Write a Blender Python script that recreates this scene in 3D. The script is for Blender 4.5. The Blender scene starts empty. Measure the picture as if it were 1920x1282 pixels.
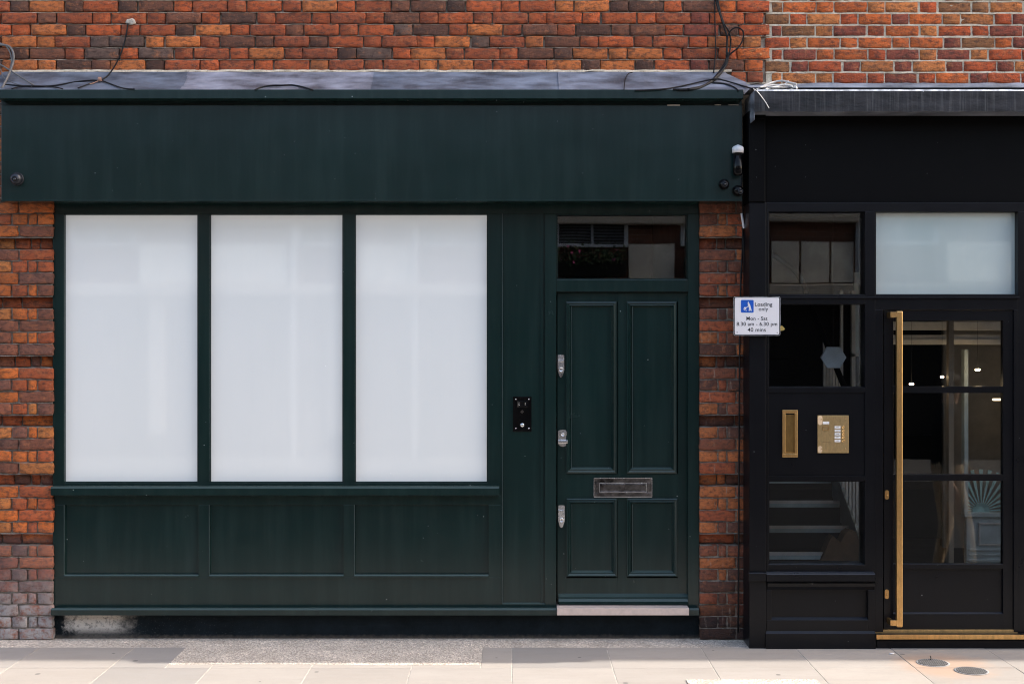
import bpy, bmesh, math, random
from mathutils import Vector, Matrix
rnd = random.Random(11)
S = bpy.context.scene
COL = S.collection
D, F, CX, CY, CZ = 8.333, 2400.0, 960.0, 641.0, 1.941
# every coordinate below was measured on the facade; XX / ZZ turn a measured position into metres for a plane at depth Y
def XX(px, Y=0.0): return (px - CX) * (D + Y) / F
def ZZ(py, Y=0.0): return CZ + (CY - py) * (D + Y) / F

# ------------------------------------------------------------------ materials
def new_mat(name):
    m = bpy.data.materials.new(name); m.use_nodes = True
    nt = m.node_tree; nt.nodes.clear()
    o = nt.nodes.new('ShaderNodeOutputMaterial'); b = nt.nodes.new('ShaderNodeBsdfPrincipled')
    nt.links.new(b.outputs[0], o.inputs[0])
    return m, nt, b
def node(nt, t, **kw):
    n = nt.nodes.new(t)
    for k, v in kw.items():
        if k.startswith('i_'):
            key = k[2:]; key = int(key) if key.isdigit() else key.replace('_', ' ')
            n.inputs[key].default_value = v
        else: setattr(n, k, v)
    return n
def L(nt, a, b): nt.links.new(a, b)
def pos(nt, scale=(1, 1, 1)):
    g = node(nt, 'ShaderNodeNewGeometry'); m = node(nt, 'ShaderNodeMapping'); m.inputs['Scale'].default_value = scale
    L(nt, g.outputs['Position'], m.inputs['Vector']); return m.outputs[0]
def noise(nt, vec, scale, detail=4, rough=.6):
    n = node(nt, 'ShaderNodeTexNoise'); n.inputs['Scale'].default_value = scale; n.inputs['Detail'].default_value = detail; n.inputs['Roughness'].default_value = rough
    L(nt, vec, n.inputs['Vector']); return n.outputs['Fac']
def ramp(nt, fac, a, b, va=0.0, vb=1.0):
    n = node(nt, 'ShaderNodeMapRange'); n.inputs[1].default_value = a; n.inputs[2].default_value = b; n.inputs[3].default_value = va; n.inputs[4].default_value = vb
    L(nt, fac, n.inputs[0]); return n.outputs[0]
def mth(nt, op, a, b=None):
    n = node(nt, 'ShaderNodeMath', operation=op)
    for i, v in enumerate((a, b)):
        if v is None: continue
        if isinstance(v, (int, float)): n.inputs[i].default_value = v
        else: L(nt, v, n.inputs[i])
    return n.outputs[0]
def mix(nt, fac, a, b, mode='MIX'):
    n = node(nt, 'ShaderNodeMix', data_type='RGBA', blend_type=mode)
    for i, v in ((0, fac), (6, a), (7, b)):
        if isinstance(v, (int, float)): n.inputs[i].default_value = v
        elif isinstance(v, tuple): n.inputs[i].default_value = (*v, 1) if len(v) == 3 else v
        else: L(nt, v, n.inputs[i])
    return n.outputs[2]
def bump(nt, b, h, strength, dist):
    n = node(nt, 'ShaderNodeBump'); n.inputs['Strength'].default_value = strength; n.inputs['Distance'].default_value = dist
    L(nt, h, n.inputs['Height']); L(nt, n.outputs[0], b.inputs['Normal'])

def specks(nt, scale, size, keep):
    v = node(nt, 'ShaderNodeTexVoronoi'); v.inputs['Scale'].default_value = scale
    L(nt, pos(nt), v.inputs['Vector'])
    near = mth(nt, 'LESS_THAN', v.outputs['Distance'], size)
    sep = node(nt, 'ShaderNodeSeparateColor'); L(nt, v.outputs['Color'], sep.inputs[0])
    return mth(nt, 'MULTIPLY', near, mth(nt, 'GREATER_THAN', sep.outputs[0], 1 - keep))

def paint(name, base, rough=.42, dust_sheen=(.16, .17, .165), amount=.05, speck=True, spec=.32):
    m, nt, b = new_mat(name)
    n1 = noise(nt, pos(nt), 1.3, 5); n2 = noise(nt, pos(nt, (9, 9, .7)), 1.6, 5)
    c = mix(nt, ramp(nt, n1, .35, .7), tuple(v * .90 for v in base), tuple(v * 1.12 for v in base))
    c = mix(nt, ramp(nt, n2, .45, .8, 0, amount * 1.3), c, dust_sheen)
    n3 = noise(nt, pos(nt), 14, 8, .75)
    c = mix(nt, ramp(nt, n3, .60, .9, 0, amount * .6), c, dust_sheen)
    if speck:
        s = specks(nt, 11, .035, .28)
        c = mix(nt, s, c, (.34, .36, .35))
        s2 = specks(nt, 31, .07, .05)
        c = mix(nt, s2, c, (.16, .17, .17))
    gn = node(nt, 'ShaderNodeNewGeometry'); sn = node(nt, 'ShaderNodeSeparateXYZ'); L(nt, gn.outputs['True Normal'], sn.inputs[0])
    c = mix(nt, ramp(nt, sn.outputs[2], .25, .6, 0, .62), c, tuple(v * .62 for v in dust_sheen))  # upward faces lightened: sky sheen on ledge tops painted into the colour
    b.inputs['Specular IOR Level'].default_value = spec
    L(nt, c, b.inputs['Base Color'])
    L(nt, ramp(nt, noise(nt, pos(nt), 6, 6), .3, .75, rough - .03, rough + .06), b.inputs['Roughness'])
    bump(nt, b, noise(nt, pos(nt, (1, 1, .25)), 60, 5), .12, .002)
    return m

def plain(name, base, rough=.5, metal=0.0, var=.15, nscale=8, bs=0, coat=0):
    m, nt, b = new_mat(name)
    n = noise(nt, pos(nt), nscale, 5)
    c = mix(nt, ramp(nt, n, .3, .7), tuple(v * (1 - var) for v in base), tuple(min(1, v * (1 + var)) for v in base))
    L(nt, c, b.inputs['Base Color']); b.inputs['Metallic'].default_value = metal
    if max(base) < .031: b.inputs['Specular IOR Level'].default_value = .2
    L(nt, ramp(nt, n, .3, .7, max(.02, rough - .06), rough + .08), b.inputs['Roughness'])
    if coat: b.inputs['Coat Weight'].default_value = coat; b.inputs['Coat Roughness'].default_value = .02
    if bs: bump(nt, b, noise(nt, pos(nt), nscale * 8, 6), bs, .003)
    return m

M = {}
GREEN = (.0042, .0172, .0162)
M['green'] = paint('green_paint', GREEN, .22, (.10, .15, .14), .05, True, .36)
M['black'] = paint('black_paint', (.0032, .0036, .0052), .30, (.07, .08, .10), .012, True, .22)
M['edge_light'] = plain('painted_edge_highlight', (.040, .062, .060), .4)  # paler strips that paint the highlight along panel edges
M['black_shaded'] = paint('shaded_black_paint', (.0018, .0018, .0022), .6, (.05, .05, .055), .008, True, .08)  # darker, duller copy of the black paint for the fascia in canopy shade
M['void'] = plain('dark_interior', (.006, .006, .006), .9)

# brick: colour per brick comes from a face attribute
def brick_mat(name, stain=0.0):
    m, nt, b = new_mat(name)
    a = node(nt, 'ShaderNodeAttribute', attribute_name='tint'); base = a.outputs['Color']
    n1 = noise(nt, pos(nt, (1, 1, 1.8)), 26, 7, .7)
    c = mix(nt, ramp(nt, n1, .46, .62, 0, .72), base, (.060, .028, .020))
    n2 = noise(nt, pos(nt, (1, 1, 1.4)), 17, 6, .7)
    c = mix(nt, ramp(nt, n2, .54, .68, 0, .55), c, (.60, .20, .07))
    n4 = noise(nt, pos(nt), 75, 4, .7)
    c = mix(nt, ramp(nt, n4, .60, .72, 0, .40), c, (.46, .33, .25))
    pit = noise(nt, pos(nt), 105, 3, .6)
    c = mix(nt, ramp(nt, pit, .66, .72, 0, .85), c, (.02, .012, .01))
    # dark sooty patches of the wall
    n5 = noise(nt, pos(nt), 1.1, 4)
    c = mix(nt, ramp(nt, n5, .45, .75, 0, .35), c, (.05, .035, .03))
    g = node(nt, 'ShaderNodeNewGeometry'); sp = node(nt, 'ShaderNodeSeparateXYZ'); L(nt, g.outputs['Position'], sp.inputs[0])
    zz = mth(nt, 'ADD', sp.outputs[2], ramp(nt, noise(nt, pos(nt), 7, 5), 0, 1, -.16, .16))
    # salt bloom low on the left pier, soot low on the right one
    left = ramp(nt, sp.outputs[0], 0, .1, 1, 0)
    low = mth(nt, 'MULTIPLY', ramp(nt, zz, .14, .46, 1, 0), left)
    c = mix(nt, mth(nt, 'MULTIPLY', low, ramp(nt, noise(nt, pos(nt), 16, 7, .75), .38, .54, 0, .95)), c, (.70, .66, .63))
    mid = mth(nt, 'MULTIPLY', ramp(nt, zz, .62, .74, 1, 0), left)
    c = mix(nt, mth(nt, 'MULTIPLY', mid, .5), c, (.15, .12, .12))
    right = mth(nt, 'SUBTRACT', 1, left)
    soot = mth(nt, 'MULTIPLY', ramp(nt, zz, .12, .34, 1, 0), right)
    c = mix(nt, mth(nt, 'MULTIPLY', soot, .85), c, (.018, .015, .015))
    drip = ramp(nt, noise(nt, pos(nt, (26, 26, 3.2)), 1.5, 5, .7), .60, .70, 0, .7)
    inpier = mth(nt, 'MULTIPLY', right, ramp(nt, sp.outputs[2], 2.95, 2.9, 0, 1))
    c = mix(nt, mth(nt, 'MULTIPLY', drip, inpier), c, (.38, .29, .22))
    L(nt, c, b.inputs['Base Color']); b.inputs['Roughness'].default_value = .82
    h = mth(nt, 'ADD', noise(nt, pos(nt, (1, 1, 1.6)), 40, 8, .75), mth(nt, 'MULTIPLY', pit, .5))
    bump(nt, b, h, 1.0, .016)
    return m
M['brick'] = brick_mat('weathered_brick')

def mortar_mat(name, c1, c2):
    m, nt, b = new_mat(name)
    n = noise(nt, pos(nt), 22, 7, .7)
    c = mix(nt, ramp(nt, n, .35, .65), c1, c2)
    c = mix(nt, ramp(nt, noise(nt, pos(nt), 60, 5), .55, .7, 0, .6), c, tuple(v * .3 for v in c1))
    L(nt, c, b.inputs['Base Color']); b.inputs['Roughness'].default_value = .95
    bump(nt, b, noise(nt, pos(nt), 90, 6), .8, .006)
    return m
M['mortar_old'] = mortar_mat('old_mortar', (.30, .24, .18), (.62, .52, .40))
M['mortar_pier'] = mortar_mat('pier_mortar', (.12, .10, .08), (.36, .30, .24))
M['mortar_new'] = mortar_mat('new_mortar', (.50, .41, .30), (.74, .63, .48))
M['plaster'] = mortar_mat('patch_plaster', (.35, .30, .24), (.55, .48, .4))

# glass
def glass_mat(name, tint=(.93, .95, .95), gain=.95):
    m = bpy.data.materials.new(name); m.use_nodes = True; nt = m.node_tree; nt.nodes.clear()
    o = node(nt, 'ShaderNodeOutputMaterial'); t = node(nt, 'ShaderNodeBsdfTransparent'); g = node(nt, 'ShaderNodeBsdfGlossy')
    t.inputs[0].default_value = (*tint, 1); g.inputs['Roughness'].default_value = .0
    f = node(nt, 'ShaderNodeFresnel'); f.inputs[0].default_value = 1.5
    bp = node(nt, 'ShaderNodeBump'); bp.inputs['Strength'].default_value = .02; bp.inputs['Distance'].default_value = .02
    L(nt, noise(nt, pos(nt), 1.8, 1), bp.inputs['Height']); L(nt, bp.outputs[0], g.inputs['Normal'])
    ms = node(nt, 'ShaderNodeMixShader')
    L(nt, mth(nt, 'MINIMUM', mth(nt, 'MULTIPLY', f.outputs[0], gain), 1.0), ms.inputs[0])
    L(nt, t.outputs[0], ms.inputs[1]); L(nt, g.outputs[0], ms.inputs[2]); L(nt, ms.outputs[0], o.inputs[0])
    return m
M['glass'] = glass_mat('clear_glass')

def film(name, c1, c2, spec=1.0, glow=0.0):
    m, nt, b = new_mat(name)
    n = noise(nt, pos(nt, (1.6, 1, .5)), 1.2, 3)
    c = mix(nt, ramp(nt, n, .3, .7), c1, c2)
    smear = noise(nt, pos(nt, (14, 1, .9)), 2.2, 5)
    c = mix(nt, ramp(nt, smear, .55, .8, 0, .12), c, tuple(v * .88 for v in c1))
    c = mix(nt, specks(nt, 9, .02, .18), c, (.98, .98, .98))
    L(nt, c, b.inputs['Base Color']); b.inputs['Roughness'].default_value = .7
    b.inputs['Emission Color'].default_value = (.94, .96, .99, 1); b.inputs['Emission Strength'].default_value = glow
    b.inputs['Coat Weight'].default_value = spec; b.inputs['Coat Roughness'].default_value = .035; b.inputs['Coat IOR'].default_value = 1.9
    return m
M['film'] = film('white_window_film', (.62, .635, .625), (.65, .66, .65), 1.0, .052)  # even glow added so the film stays bright under the fascia
M['frost'] = film('frosted_film', (.38, .46, .45), (.46, .53, .515))

# metals
M['chrome'] = plain('polished_chrome', (.88, .88, .89), .22, 1, .03, 12)
M['tarnish'] = plain('tarnished_chrome', (.20, .19, .19), .14, 1, .95, 26)
def brass_mat(name, base, rough):
    m, nt, b = new_mat(name)
    n = noise(nt, pos(nt, (3, 3, 1)), 14, 7, .7)
    c = mix(nt, ramp(nt, n, .3, .75), base, tuple(v * .55 for v in base))
    L(nt, c, b.inputs['Base Color']); b.inputs['Metallic'].default_value = 1
    L(nt, ramp(nt, n, .3, .75, rough, rough + .2), b.inputs['Roughness'])
    return m
M['brass'] = brass_mat('aged_brass', (.82, .50, .20), .26)
M['brass_plate'] = brass_mat('satin_brass', (.66, .47, .23), .36)
M['brass_dark'] = brass_mat('dark_brass', (.33, .20, .07), .35)
def lead_mat(name, base, streak, metal):
    m, nt, b = new_mat(name)
    n = noise(nt, pos(nt, (1.2, 1, 5)), 3.2, 5, .6)
    c = mix(nt, ramp(nt, n, .35, .68), tuple(v * .42 for v in base), tuple(v * 1.6 for v in base))
    s = noise(nt, pos(nt, (60, 10, 1.6)), 1.5, 5, .6)
    c = mix(nt, ramp(nt, s, .5, .8, 0, streak), c, (.42, .40, .39))
    c = mix(nt, specks(nt, 16, .05, .25), c, (.55, .55, .55))
    b.inputs['Specular IOR Level'].default_value = .3 if metal < .1 else .5; at_ = node(nt, 'ShaderNodeAttribute', attribute_name='tint'); c = mix(nt, 1.0, c, at_.outputs['Color'], 'MULTIPLY')
    L(nt, c, b.inputs['Base Color']); b.inputs['Metallic'].default_value = metal
    L(nt, ramp(nt, n, .3, .7, .38, .6), b.inputs['Roughness'])
    bump(nt, b, noise(nt, pos(nt, (1, 1, 2)), 9, 5), .5, .01)
    return m
M['lead'] = lead_mat('lead_sheet', (.195, .21, .245), .15, .25)
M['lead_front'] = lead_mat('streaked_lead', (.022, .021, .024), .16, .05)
M['lead_edge'] = plain('bright_lead_edge', (.46, .47, .49), .4, .3, .6, 20)  # pale lead; on the canopy lip it paints in the sky glint
M['white_plastic'] = plain('white_plastic', (.70, .70, .72), .4)
M['black_plastic'] = plain('black_plastic', (.0025, .0025, .003), .14, 0, .1)
M['rubber'] = plain('black_cable_sheath', (.010, .010, .011), .42)
M['grey_sheath'] = plain('grey_cable_sheath', (.13, .12, .115), .45)
M['white_sheath'] = plain('white_cable_sheath', (.62, .59, .55), .5)
M['wire'] = plain('copper_tie', (.45, .24, .16), .5)
M['lens'] = plain('camera_lens', (.004, .004, .005), .05, 0, .1, 10, 0, 1)
M['dome'] = plain('dark_dome', (.035, .037, .045), .18, .5, .2, 30)
M['sign_white'] = plain('sign_white', (.76, .73, .74), .4, 0, .02)
M['sign_black'] = plain('sign_black', (.012, .012, .014), .4)
M['sign_blue'] = plain('sign_blue', (.005, .09, .48), .4, 0, .04)
M['paper'] = plain('label_paper', (.75, .73, .70), .6)
M['stone_step'] = plain('pale_stone', (.62, .49, .42), .6, 0, .10, 25, .2)
M['yellow'] = plain('yellow_paper', (.48, .34, .09), .6)

def plinth_mat():
    m, nt, b = new_mat('painted_render')
    g = node(nt, 'ShaderNodeNewGeometry'); sp = node(nt, 'ShaderNodeSeparateXYZ'); L(nt, g.outputs['Position'], sp.inputs[0])
    n = noise(nt, pos(nt), 9, 8, .75); n0 = noise(nt, pos(nt), 40, 6, .75)
    base = mix(nt, ramp(nt, n, .35, .7), (.0035, .007, .009), (.010, .016, .021))
    x = mth(nt, 'ADD', sp.outputs[0], ramp(nt, n, 0, 1, -.22, .22))
    bare = mth(nt, 'MULTIPLY', ramp(nt, x, -2.93, -2.86, 0, 1), ramp(nt, x, -2.63, -2.42, 1, 0))
    bare = mth(nt, 'MULTIPLY', bare, ramp(nt, n0, .62, .5, .35, 1))
    zlow = ramp(nt, mth(nt, 'ADD', sp.outputs[2], ramp(nt, n0, 0, 1, -.02, .02)), .03, .075, 0, 1)
    c = mix(nt, mth(nt, 'MULTIPLY', bare, ramp(nt, zlow, 0, 1, .12, 1)), base, (.60, .55, .49))
    near = ramp(nt, x, -2.5, -1.4, .5, .06)
    c = mix(nt, mth(nt, 'MULTIPLY', mth(nt, 'GREATER_THAN', noise(nt, pos(nt), 130, 3, .8), .66), near), c, (.4, .39, .36))
    dirt = ramp(nt, mth(nt, 'ADD', sp.outputs[2], ramp(nt, n0, 0, 1, -.03, .03)), 0, .03, .6, 0)
    c = mix(nt, dirt, c, (.16, .13, .10))
    b.inputs['Specular IOR Level'].default_value = .12
    L(nt, c, b.inputs['Base Color']); b.inputs['Roughness'].default_value = .7
    bump(nt, b, n0, .7, .006)
    return m
M['plinth'] = plinth_mat()

def slab_mat():
    m, nt, b = new_mat('sandstone_paving')
    a = node(nt, 'ShaderNodeAttribute', attribute_name='tint')
    n = noise(nt, pos(nt, (1, 2.2, 1)), 2.3, 7, .65)
    c = mix(nt, ramp(nt, n, .35, .7, 0, .35), a.outputs['Color'], (.27, .235, .20))
    n2 = noise(nt, pos(nt), 28, 7, .75)
    c = mix(nt, ramp(nt, n2, .55, .75, 0, .30), c, (.20, .18, .165))
    n3 = noise(nt, pos(nt), 130, 4, .7)
    c = mix(nt, ramp(nt, n3, .6, .75, 0, .25), c, (.62, .58, .52))
    c = mix(nt, specks(nt, 4.5, .075, .5), c, (.15, .14, .13))
    n5 = noise(nt, pos(nt, (.7, 5, 1)), 2.2, 6, .7)
    c = mix(nt, ramp(nt, n5, .50, .72, 0, .35), c, (.25, .225, .20))
    # rusty stain around the drain covers
    g = node(nt, 'ShaderNodeNewGeometry')
    d = node(nt, 'ShaderNodeVectorMath', operation='DISTANCE'); L(nt, g.outputs['Position'], d.inputs[0]); d.inputs[1].default_value = (2.60, -.66, 0)
    r = mth(nt, 'ADD', d.outputs['Value'], ramp(nt, noise(nt, pos(nt), 5, 5), 0, 1, -.2, .2))
    c = mix(nt, ramp(nt, r, .16, .36, .5, 0), c, (.46, .27, .16))
    L(nt, c, b.inputs['Base Color']); b.inputs['Roughness'].default_value = .72
    bump(nt, b, n2, .35, .004)
    return m
M['slab'] = slab_mat()
def gravel_mat():
    m, nt, b = new_mat('exposed_aggregate')
    v = node(nt, 'ShaderNodeTexVoronoi'); v.inputs['Scale'].default_value = 105; L(nt, pos(nt), v.inputs['Vector'])
    s = node(nt, 'ShaderNodeSeparateColor'); L(nt, v.outputs['Color'], s.inputs[0])
    c = mix(nt, s.outputs[0], (.52, .43, .35), (.98, .87, .74))
    c = mix(nt, ramp(nt, v.outputs['Distance'], .4, .65, 0, .5), c, (.14, .12, .10))
    c = mix(nt, ramp(nt, noise(nt, pos(nt), 5, 6), .4, .7, 0, .45), c, (.22, .185, .15))
    L(nt, c, b.inputs['Base Color']); b.inputs['Roughness'].default_value = .9
    bump(nt, b, v.outputs['Distance'], .8, .006)
    return m
M['gravel'] = gravel_mat()
M['joint'] = plain('paving_joint', (.44, .40, .35), .95, 0, .35, 14)
M['asphalt'] = plain('asphalt', (.028, .028, .030), .9, 0, .3, 60, .4)
M['kerb'] = plain('granite_kerb', (.30, .29, .28), .8, 0, .2, 40, .2)
M['iron'] = plain('cast_iron', (.24, .23, .22), .5, .4, .3, 60)

# ------------------------------------------------------------------ mesh helper
class MB:
    def __init__(s): s.v = []; s.f = []; s.m = []; s.c = []; s.sm = []
    def face(s, idx, mi=0, col=None, sm=False): s.f.append(idx); s.m.append(mi); s.c.append(col or (1, 1, 1)); s.sm.append(sm)
    def box(s, x0, x1, y0, y1, z0, z1, c=0.0, mi=0, col=None):
        if x0 > x1: x0, x1 = x1, x0
        if y0 > y1: y0, y1 = y1, y0
        if z0 > z1: z0, z1 = z1, z0
        o = len(s.v)
        if c <= 0:
            s.v += [(x, y, z) for x in (x0, x1) for y in (y0, y1) for z in (z0, z1)]
            for q in ((0, 1, 3, 2), (4, 6, 7, 5), (0, 4, 5, 1), (2, 3, 7, 6), (0, 2, 6, 4), (1, 5, 7, 3)): s.face([o + i for i in q], mi, col)
            return s
        c = min(c, (x1 - x0) * .45, (y1 - y0) * .45, (z1 - z0) * .45)
        bm = bmesh.new(); bmesh.ops.create_cube(bm, size=1)
        for v in bm.verts: v.co = Vector((x0 if v.co.x < 0 else x1, y0 if v.co.y < 0 else y1, z0 if v.co.z < 0 else z1))
        bmesh.ops.bevel(bm, geom=bm.edges[:], offset=c, segments=2, affect='EDGES', profile=.5)
        bm.verts.index_update()
        s.v += [tuple(v.co) for v in bm.verts]
        for f in bm.faces: s.face([o + v.index for v in f.verts], mi, col)
        bm.free(); return s
    # p: measured box, front plane Yf, back plane Yb
    def p(s, x0, x1, y0, y1, Yf, Yb, c=.0015, mi=0):
        return s.box(XX(x0, Yf), XX(x1, Yf), Yf, Yb, ZZ(y1, Yf), ZZ(y0, Yf), c, mi)
    def frame(s, x0, x1, y0, y1, w, Yf, Yb, c=.0015, mi=0, mit=False):
        # four mitred-looking strips inside the rectangle
        s.p(x0, x1, y0, y0 + w, Yf, Yb, c, mi); s.p(x0, x1, y1 - w, y1, Yf, Yb, c, mi)
        s.p(x0, x0 + w, y0 + w, y1 - w, Yf, Yb, c, mi); s.p(x1 - w, x1, y0 + w, y1 - w, Yf, Yb, c, mi); return s
    def moulding(s, x0, x1, y0, y1, w, prof, mi=0):
        # mitred profile round a rectangle; prof = [(inset 0..1 of w, Y)]
        rings = []
        for t, Y in prof:
            a = w * t; X0, X1, Z0, Z1 = XX(x0 + a, 0), XX(x1 - a, 0), ZZ(y1 - a, 0), ZZ(y0 + a, 0)
            o = len(s.v); s.v += [(X0, Y, Z0), (X1, Y, Z0), (X1, Y, Z1), (X0, Y, Z1)]; rings.append(o)
        for a, b in zip(rings, rings[1:]):
            for i in range(4):
                j = (i + 1) % 4; s.face([a + i, a + j, b + j, b + i], mi)
        return s
    def prism(s, pts, y0, y1, mi=0):     # pts: (x,z) outline
        o = len(s.v); n = len(pts)
        s.v += [(x, y0, z) for x, z in pts] + [(x, y1, z) for x, z in pts]
        s.face([o + i for i in range(n)], mi); s.face([o + n + i for i in reversed(range(n))], mi)
        for i in range(n):
            j = (i + 1) % n; s.face([o + i, o + n + i, o + n + j, o + j], mi)
        return s
    def extrude_x(s, pts, x0, x1, mi=0, x0b=None):  # pts: (y,z) outline
        o = len(s.v); n = len(pts)
        s.v += [(x0, y, z) for y, z in pts] + [(x1, y, z) for y, z in pts]
        s.face([o + i for i in range(n)], mi); s.face([o + n + i for i in reversed(range(n))], mi)
        for i in range(n):
            j = (i + 1) % n; s.face([o + i, o + j, o + n + j, o + n + i], mi)
        return s
    def tube(s, pts, r, n=7, mi=0, smooth=True, closed=False):
        P = [Vector(p) for p in pts]
        if smooth and len(P) > 2:
            Q = []
            for i in range(len(P) - 1):
                p0 = P[max(0, i - 1)]; p1 = P[i]; p2 = P[i + 1]; p3 = P[min(len(P) - 1, i + 2)]
                for k in range(5):
                    t = k / 5
                    Q.append(.5 * ((2 * p1) + (p2 - p0) * t + (2 * p0 - 5 * p1 + 4 * p2 - p3) * t * t + (3 * p1 - p0 - 3 * p2 + p3) * t ** 3))
            Q.append(P[-1]); P = Q
        o = len(s.v); up = Vector((.13, .9, .31)).normalized()
        R = r if isinstance(r, (list, tuple)) else None
        for i, p in enumerate(P):
            t = (P[min(i + 1, len(P) - 1)] - P[max(i - 1, 0)]).normalized()
            a = t.cross(up).normalized(); b = t.cross(a)
            rr = r if R is None else R[0] + (R[1] - R[0]) * i / (len(P) - 1)
            for k in range(n):
                w = 2 * math.pi * k / n; s.v.append(tuple(p + a * math.cos(w) * rr + b * math.sin(w) * rr))
        for i in range(len(P) - 1):
            for k in range(n):
                k2 = (k + 1) % n
                s.face([o + i * n + k, o + i * n + k2, o + (i + 1) * n + k2, o + (i + 1) * n + k], mi, None, True)
        s.face([o + k for k in range(n)], mi); s.face([o + (len(P) - 1) * n + k for k in reversed(range(n))], mi)
        return s
    def lathe(s, prof, c, axis='Y', n=24, mi=0, sm=True, sy=1.0):   # prof: (radius, along axis)
        o = len(s.v); c = Vector(c)
        for r, h in prof:
            for k in range(n):
                w = 2 * math.pi * k / n; u, v = r * math.cos(w), r * math.sin(w) * sy
                s.v.append(tuple(c + (Vector((u, h, v)) if axis == 'Y' else Vector((u, v, h)))))
        for i in range(len(prof) - 1):
            for k in range(n):
                k2 = (k + 1) % n; s.face([o + i * n + k, o + i * n + k2, o + (i + 1) * n + k2, o + (i + 1) * n + k], mi, None, sm)
        s.face([o + k for k in range(n)], mi); s.face([o + (len(prof) - 1) * n + k for k in reversed(range(n))], mi)
        return s
    def build(s, name, mats, parent=None, label=None):
        me = bpy.data.meshes.new(name)
        off = parent.matrix_world.translation if parent else Vector((0, 0, 0))
        if parent:
            off = Vector(parent['_o'])
        me.from_pydata([tuple(Vector(v) - off) for v in s.v], [], s.f)
        mats = mats if isinstance(mats, (list, tuple)) else [mats]
        for m in mats: me.materials.append(M[m] if isinstance(m, str) else m)
        for p, mi, sm in zip(me.polygons, s.m, s.sm): p.material_index = mi; p.use_smooth = sm
        at = me.attributes.new('tint', 'FLOAT_COLOR', 'FACE')
        for i, c in enumerate(s.c): at.data[i].color = (*c, 1)
        bm = bmesh.new(); bm.from_mesh(me); bmesh.ops.recalc_face_normals(bm, faces=bm.faces); bm.to_mesh(me); bm.free()
        o = bpy.data.objects.new(name, me); COL.objects.link(o)
        if parent: o.parent = parent
        o['_o'] = tuple(off)
        if label: o['label'] = label
        return o

def thing(name, label, cat, loc=(0, 0, 0), group=None):
    o = bpy.data.objects.new(name, None); COL.objects.link(o); o.location = loc; o['_o'] = tuple(loc)
    o.empty_display_size = .1
    o['label'] = label; o['category'] = cat
    if group: o['group'] = group
    return o
def tag(o, label, cat, group=None, kind=None):
    if label: o['label'] = label
    if cat: o['category'] = cat
    if group: o['group'] = group
    if kind: o['kind'] = kind
    return o

# ------------------------------------------------------------------ bricks
OLD = [((.12, .048, .028), 2), ((.21, .072, .036), 4), ((.33, .078, .028), 5), ((.46, .10, .028), 4), ((.52, .16, .045), 2), ((.16, .09, .065), 3)]
NEW = [((.68, .14, .024), 5), ((.56, .095, .022), 5), ((.30, .062, .032), 3), ((.64, .20, .05), 3), ((.33, .13, .045), 2)]
PIERL = [((.66, .16, .028), 5), ((.50, .11, .032), 4), ((.29, .095, .05), 3), ((.22, .085, .055), 2), ((.60, .20, .05), 1)]
PIERR = [((.40, .095, .035), 4), ((.24, .075, .038), 4), ((.50, .15, .045), 3), ((.14, .055, .035), 2)]
def pick(pal):
    t = rnd.random() * sum(w for _, w in pal)
    for c, w in pal:
        t -= w
        if t <= 0: break
    k = rnd.uniform(.85, 1.2); return tuple(v * k for v in c)
def brick(mb, x0, x1, z0, z1, yf, col, wear=.004, back=.07, mi=0):
    nx = max(3, int((x1 - x0) / .03)); nz = 4; o = len(mb.v)
    yo = yf + rnd.uniform(-.003, .004); ph = rnd.random() * 9
    jx = [rnd.gauss(0, wear * .35) for _ in range(8)]; jz = [rnd.gauss(0, wear * .4) for _ in range(8)]
    tilt = rnd.gauss(0, .0015)
    e_ = .004 / (x1 - x0); us = [0, e_] + [i / (nx - 1) for i in range(1, nx - 1)] + [1 - e_, 1]; vs = [0, .07, .35, .65, .93, 1]
    for j, v in enumerate(vs):
        for i, u in enumerate(us):
            edge = (i in (0, len(us) - 1)) or (j in (0, len(vs) - 1))
            corner = (i in (0, len(us) - 1)) and (j in (0, len(vs) - 1))
            x = x0 + (x1 - x0) * u; z = z0 + (z1 - z0) * v + tilt * (u - .5) * 2
            if corner: x += wear * .9 * (1 if i == 0 else -1); z += wear * .8 * (1 if j == 0 else -1)
            elif edge:
                if j in (0, len(vs) - 1): z += rnd.gauss(0, wear * .5)
                else: x += rnd.gauss(0, wear * .4)
            y = yo + (.0045 if edge else 0) + rnd.gauss(0, .0017)
            mb.v.append((x, y, z))
    W = len(us)
    for j in range(len(vs) - 1):
        for i in range(W - 1): mb.face([o + j * W + i, o + j * W + i + 1, o + (j + 1) * W + i + 1, o + (j + 1) * W + i], mi, col, True)
    ring = [i for i in range(W)] + [j * W + W - 1 for j in range(1, len(vs))] + [(len(vs) - 1) * W + i for i in reversed(range(W - 1))] + [j * W for j in reversed(range(1, len(vs) - 1))]
    b = len(mb.v)
    for r in ring: q = mb.v[o + r]; mb.v.append((q[0], yf + back, q[2]))
    for k in range(len(ring)):
        k2 = (k + 1) % len(ring); mb.face([o + ring[k], o + ring[k2], b + k2, b + k], mi, col)
def bed(mb, x0, x1, zb, zt, yb, yt, mi=1, seg=.05, jit=.001):
    # weathered joint: flush at its bottom, set back at its top
    n = max(1, int((x1 - x0) / seg)); o = len(mb.v)
    for i in range(n + 1):
        x = x0 + (x1 - x0) * i / n; j = rnd.gauss(0, jit)
        mb.v += [(x, yb + .03, zb - .001 + j), (x, yb + rnd.gauss(0, jit), zb + j), (x, yt + rnd.gauss(0, jit * 1.5), zt + .002 + j), (x, yt + .03, zt + .003)]
    for i in range(n):
        for k in range(3): mb.face([o + i * 4 + k, o + i * 4 + 4 + k, o + i * 4 + 5 + k, o + i * 4 + 1 + k], mi)

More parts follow.
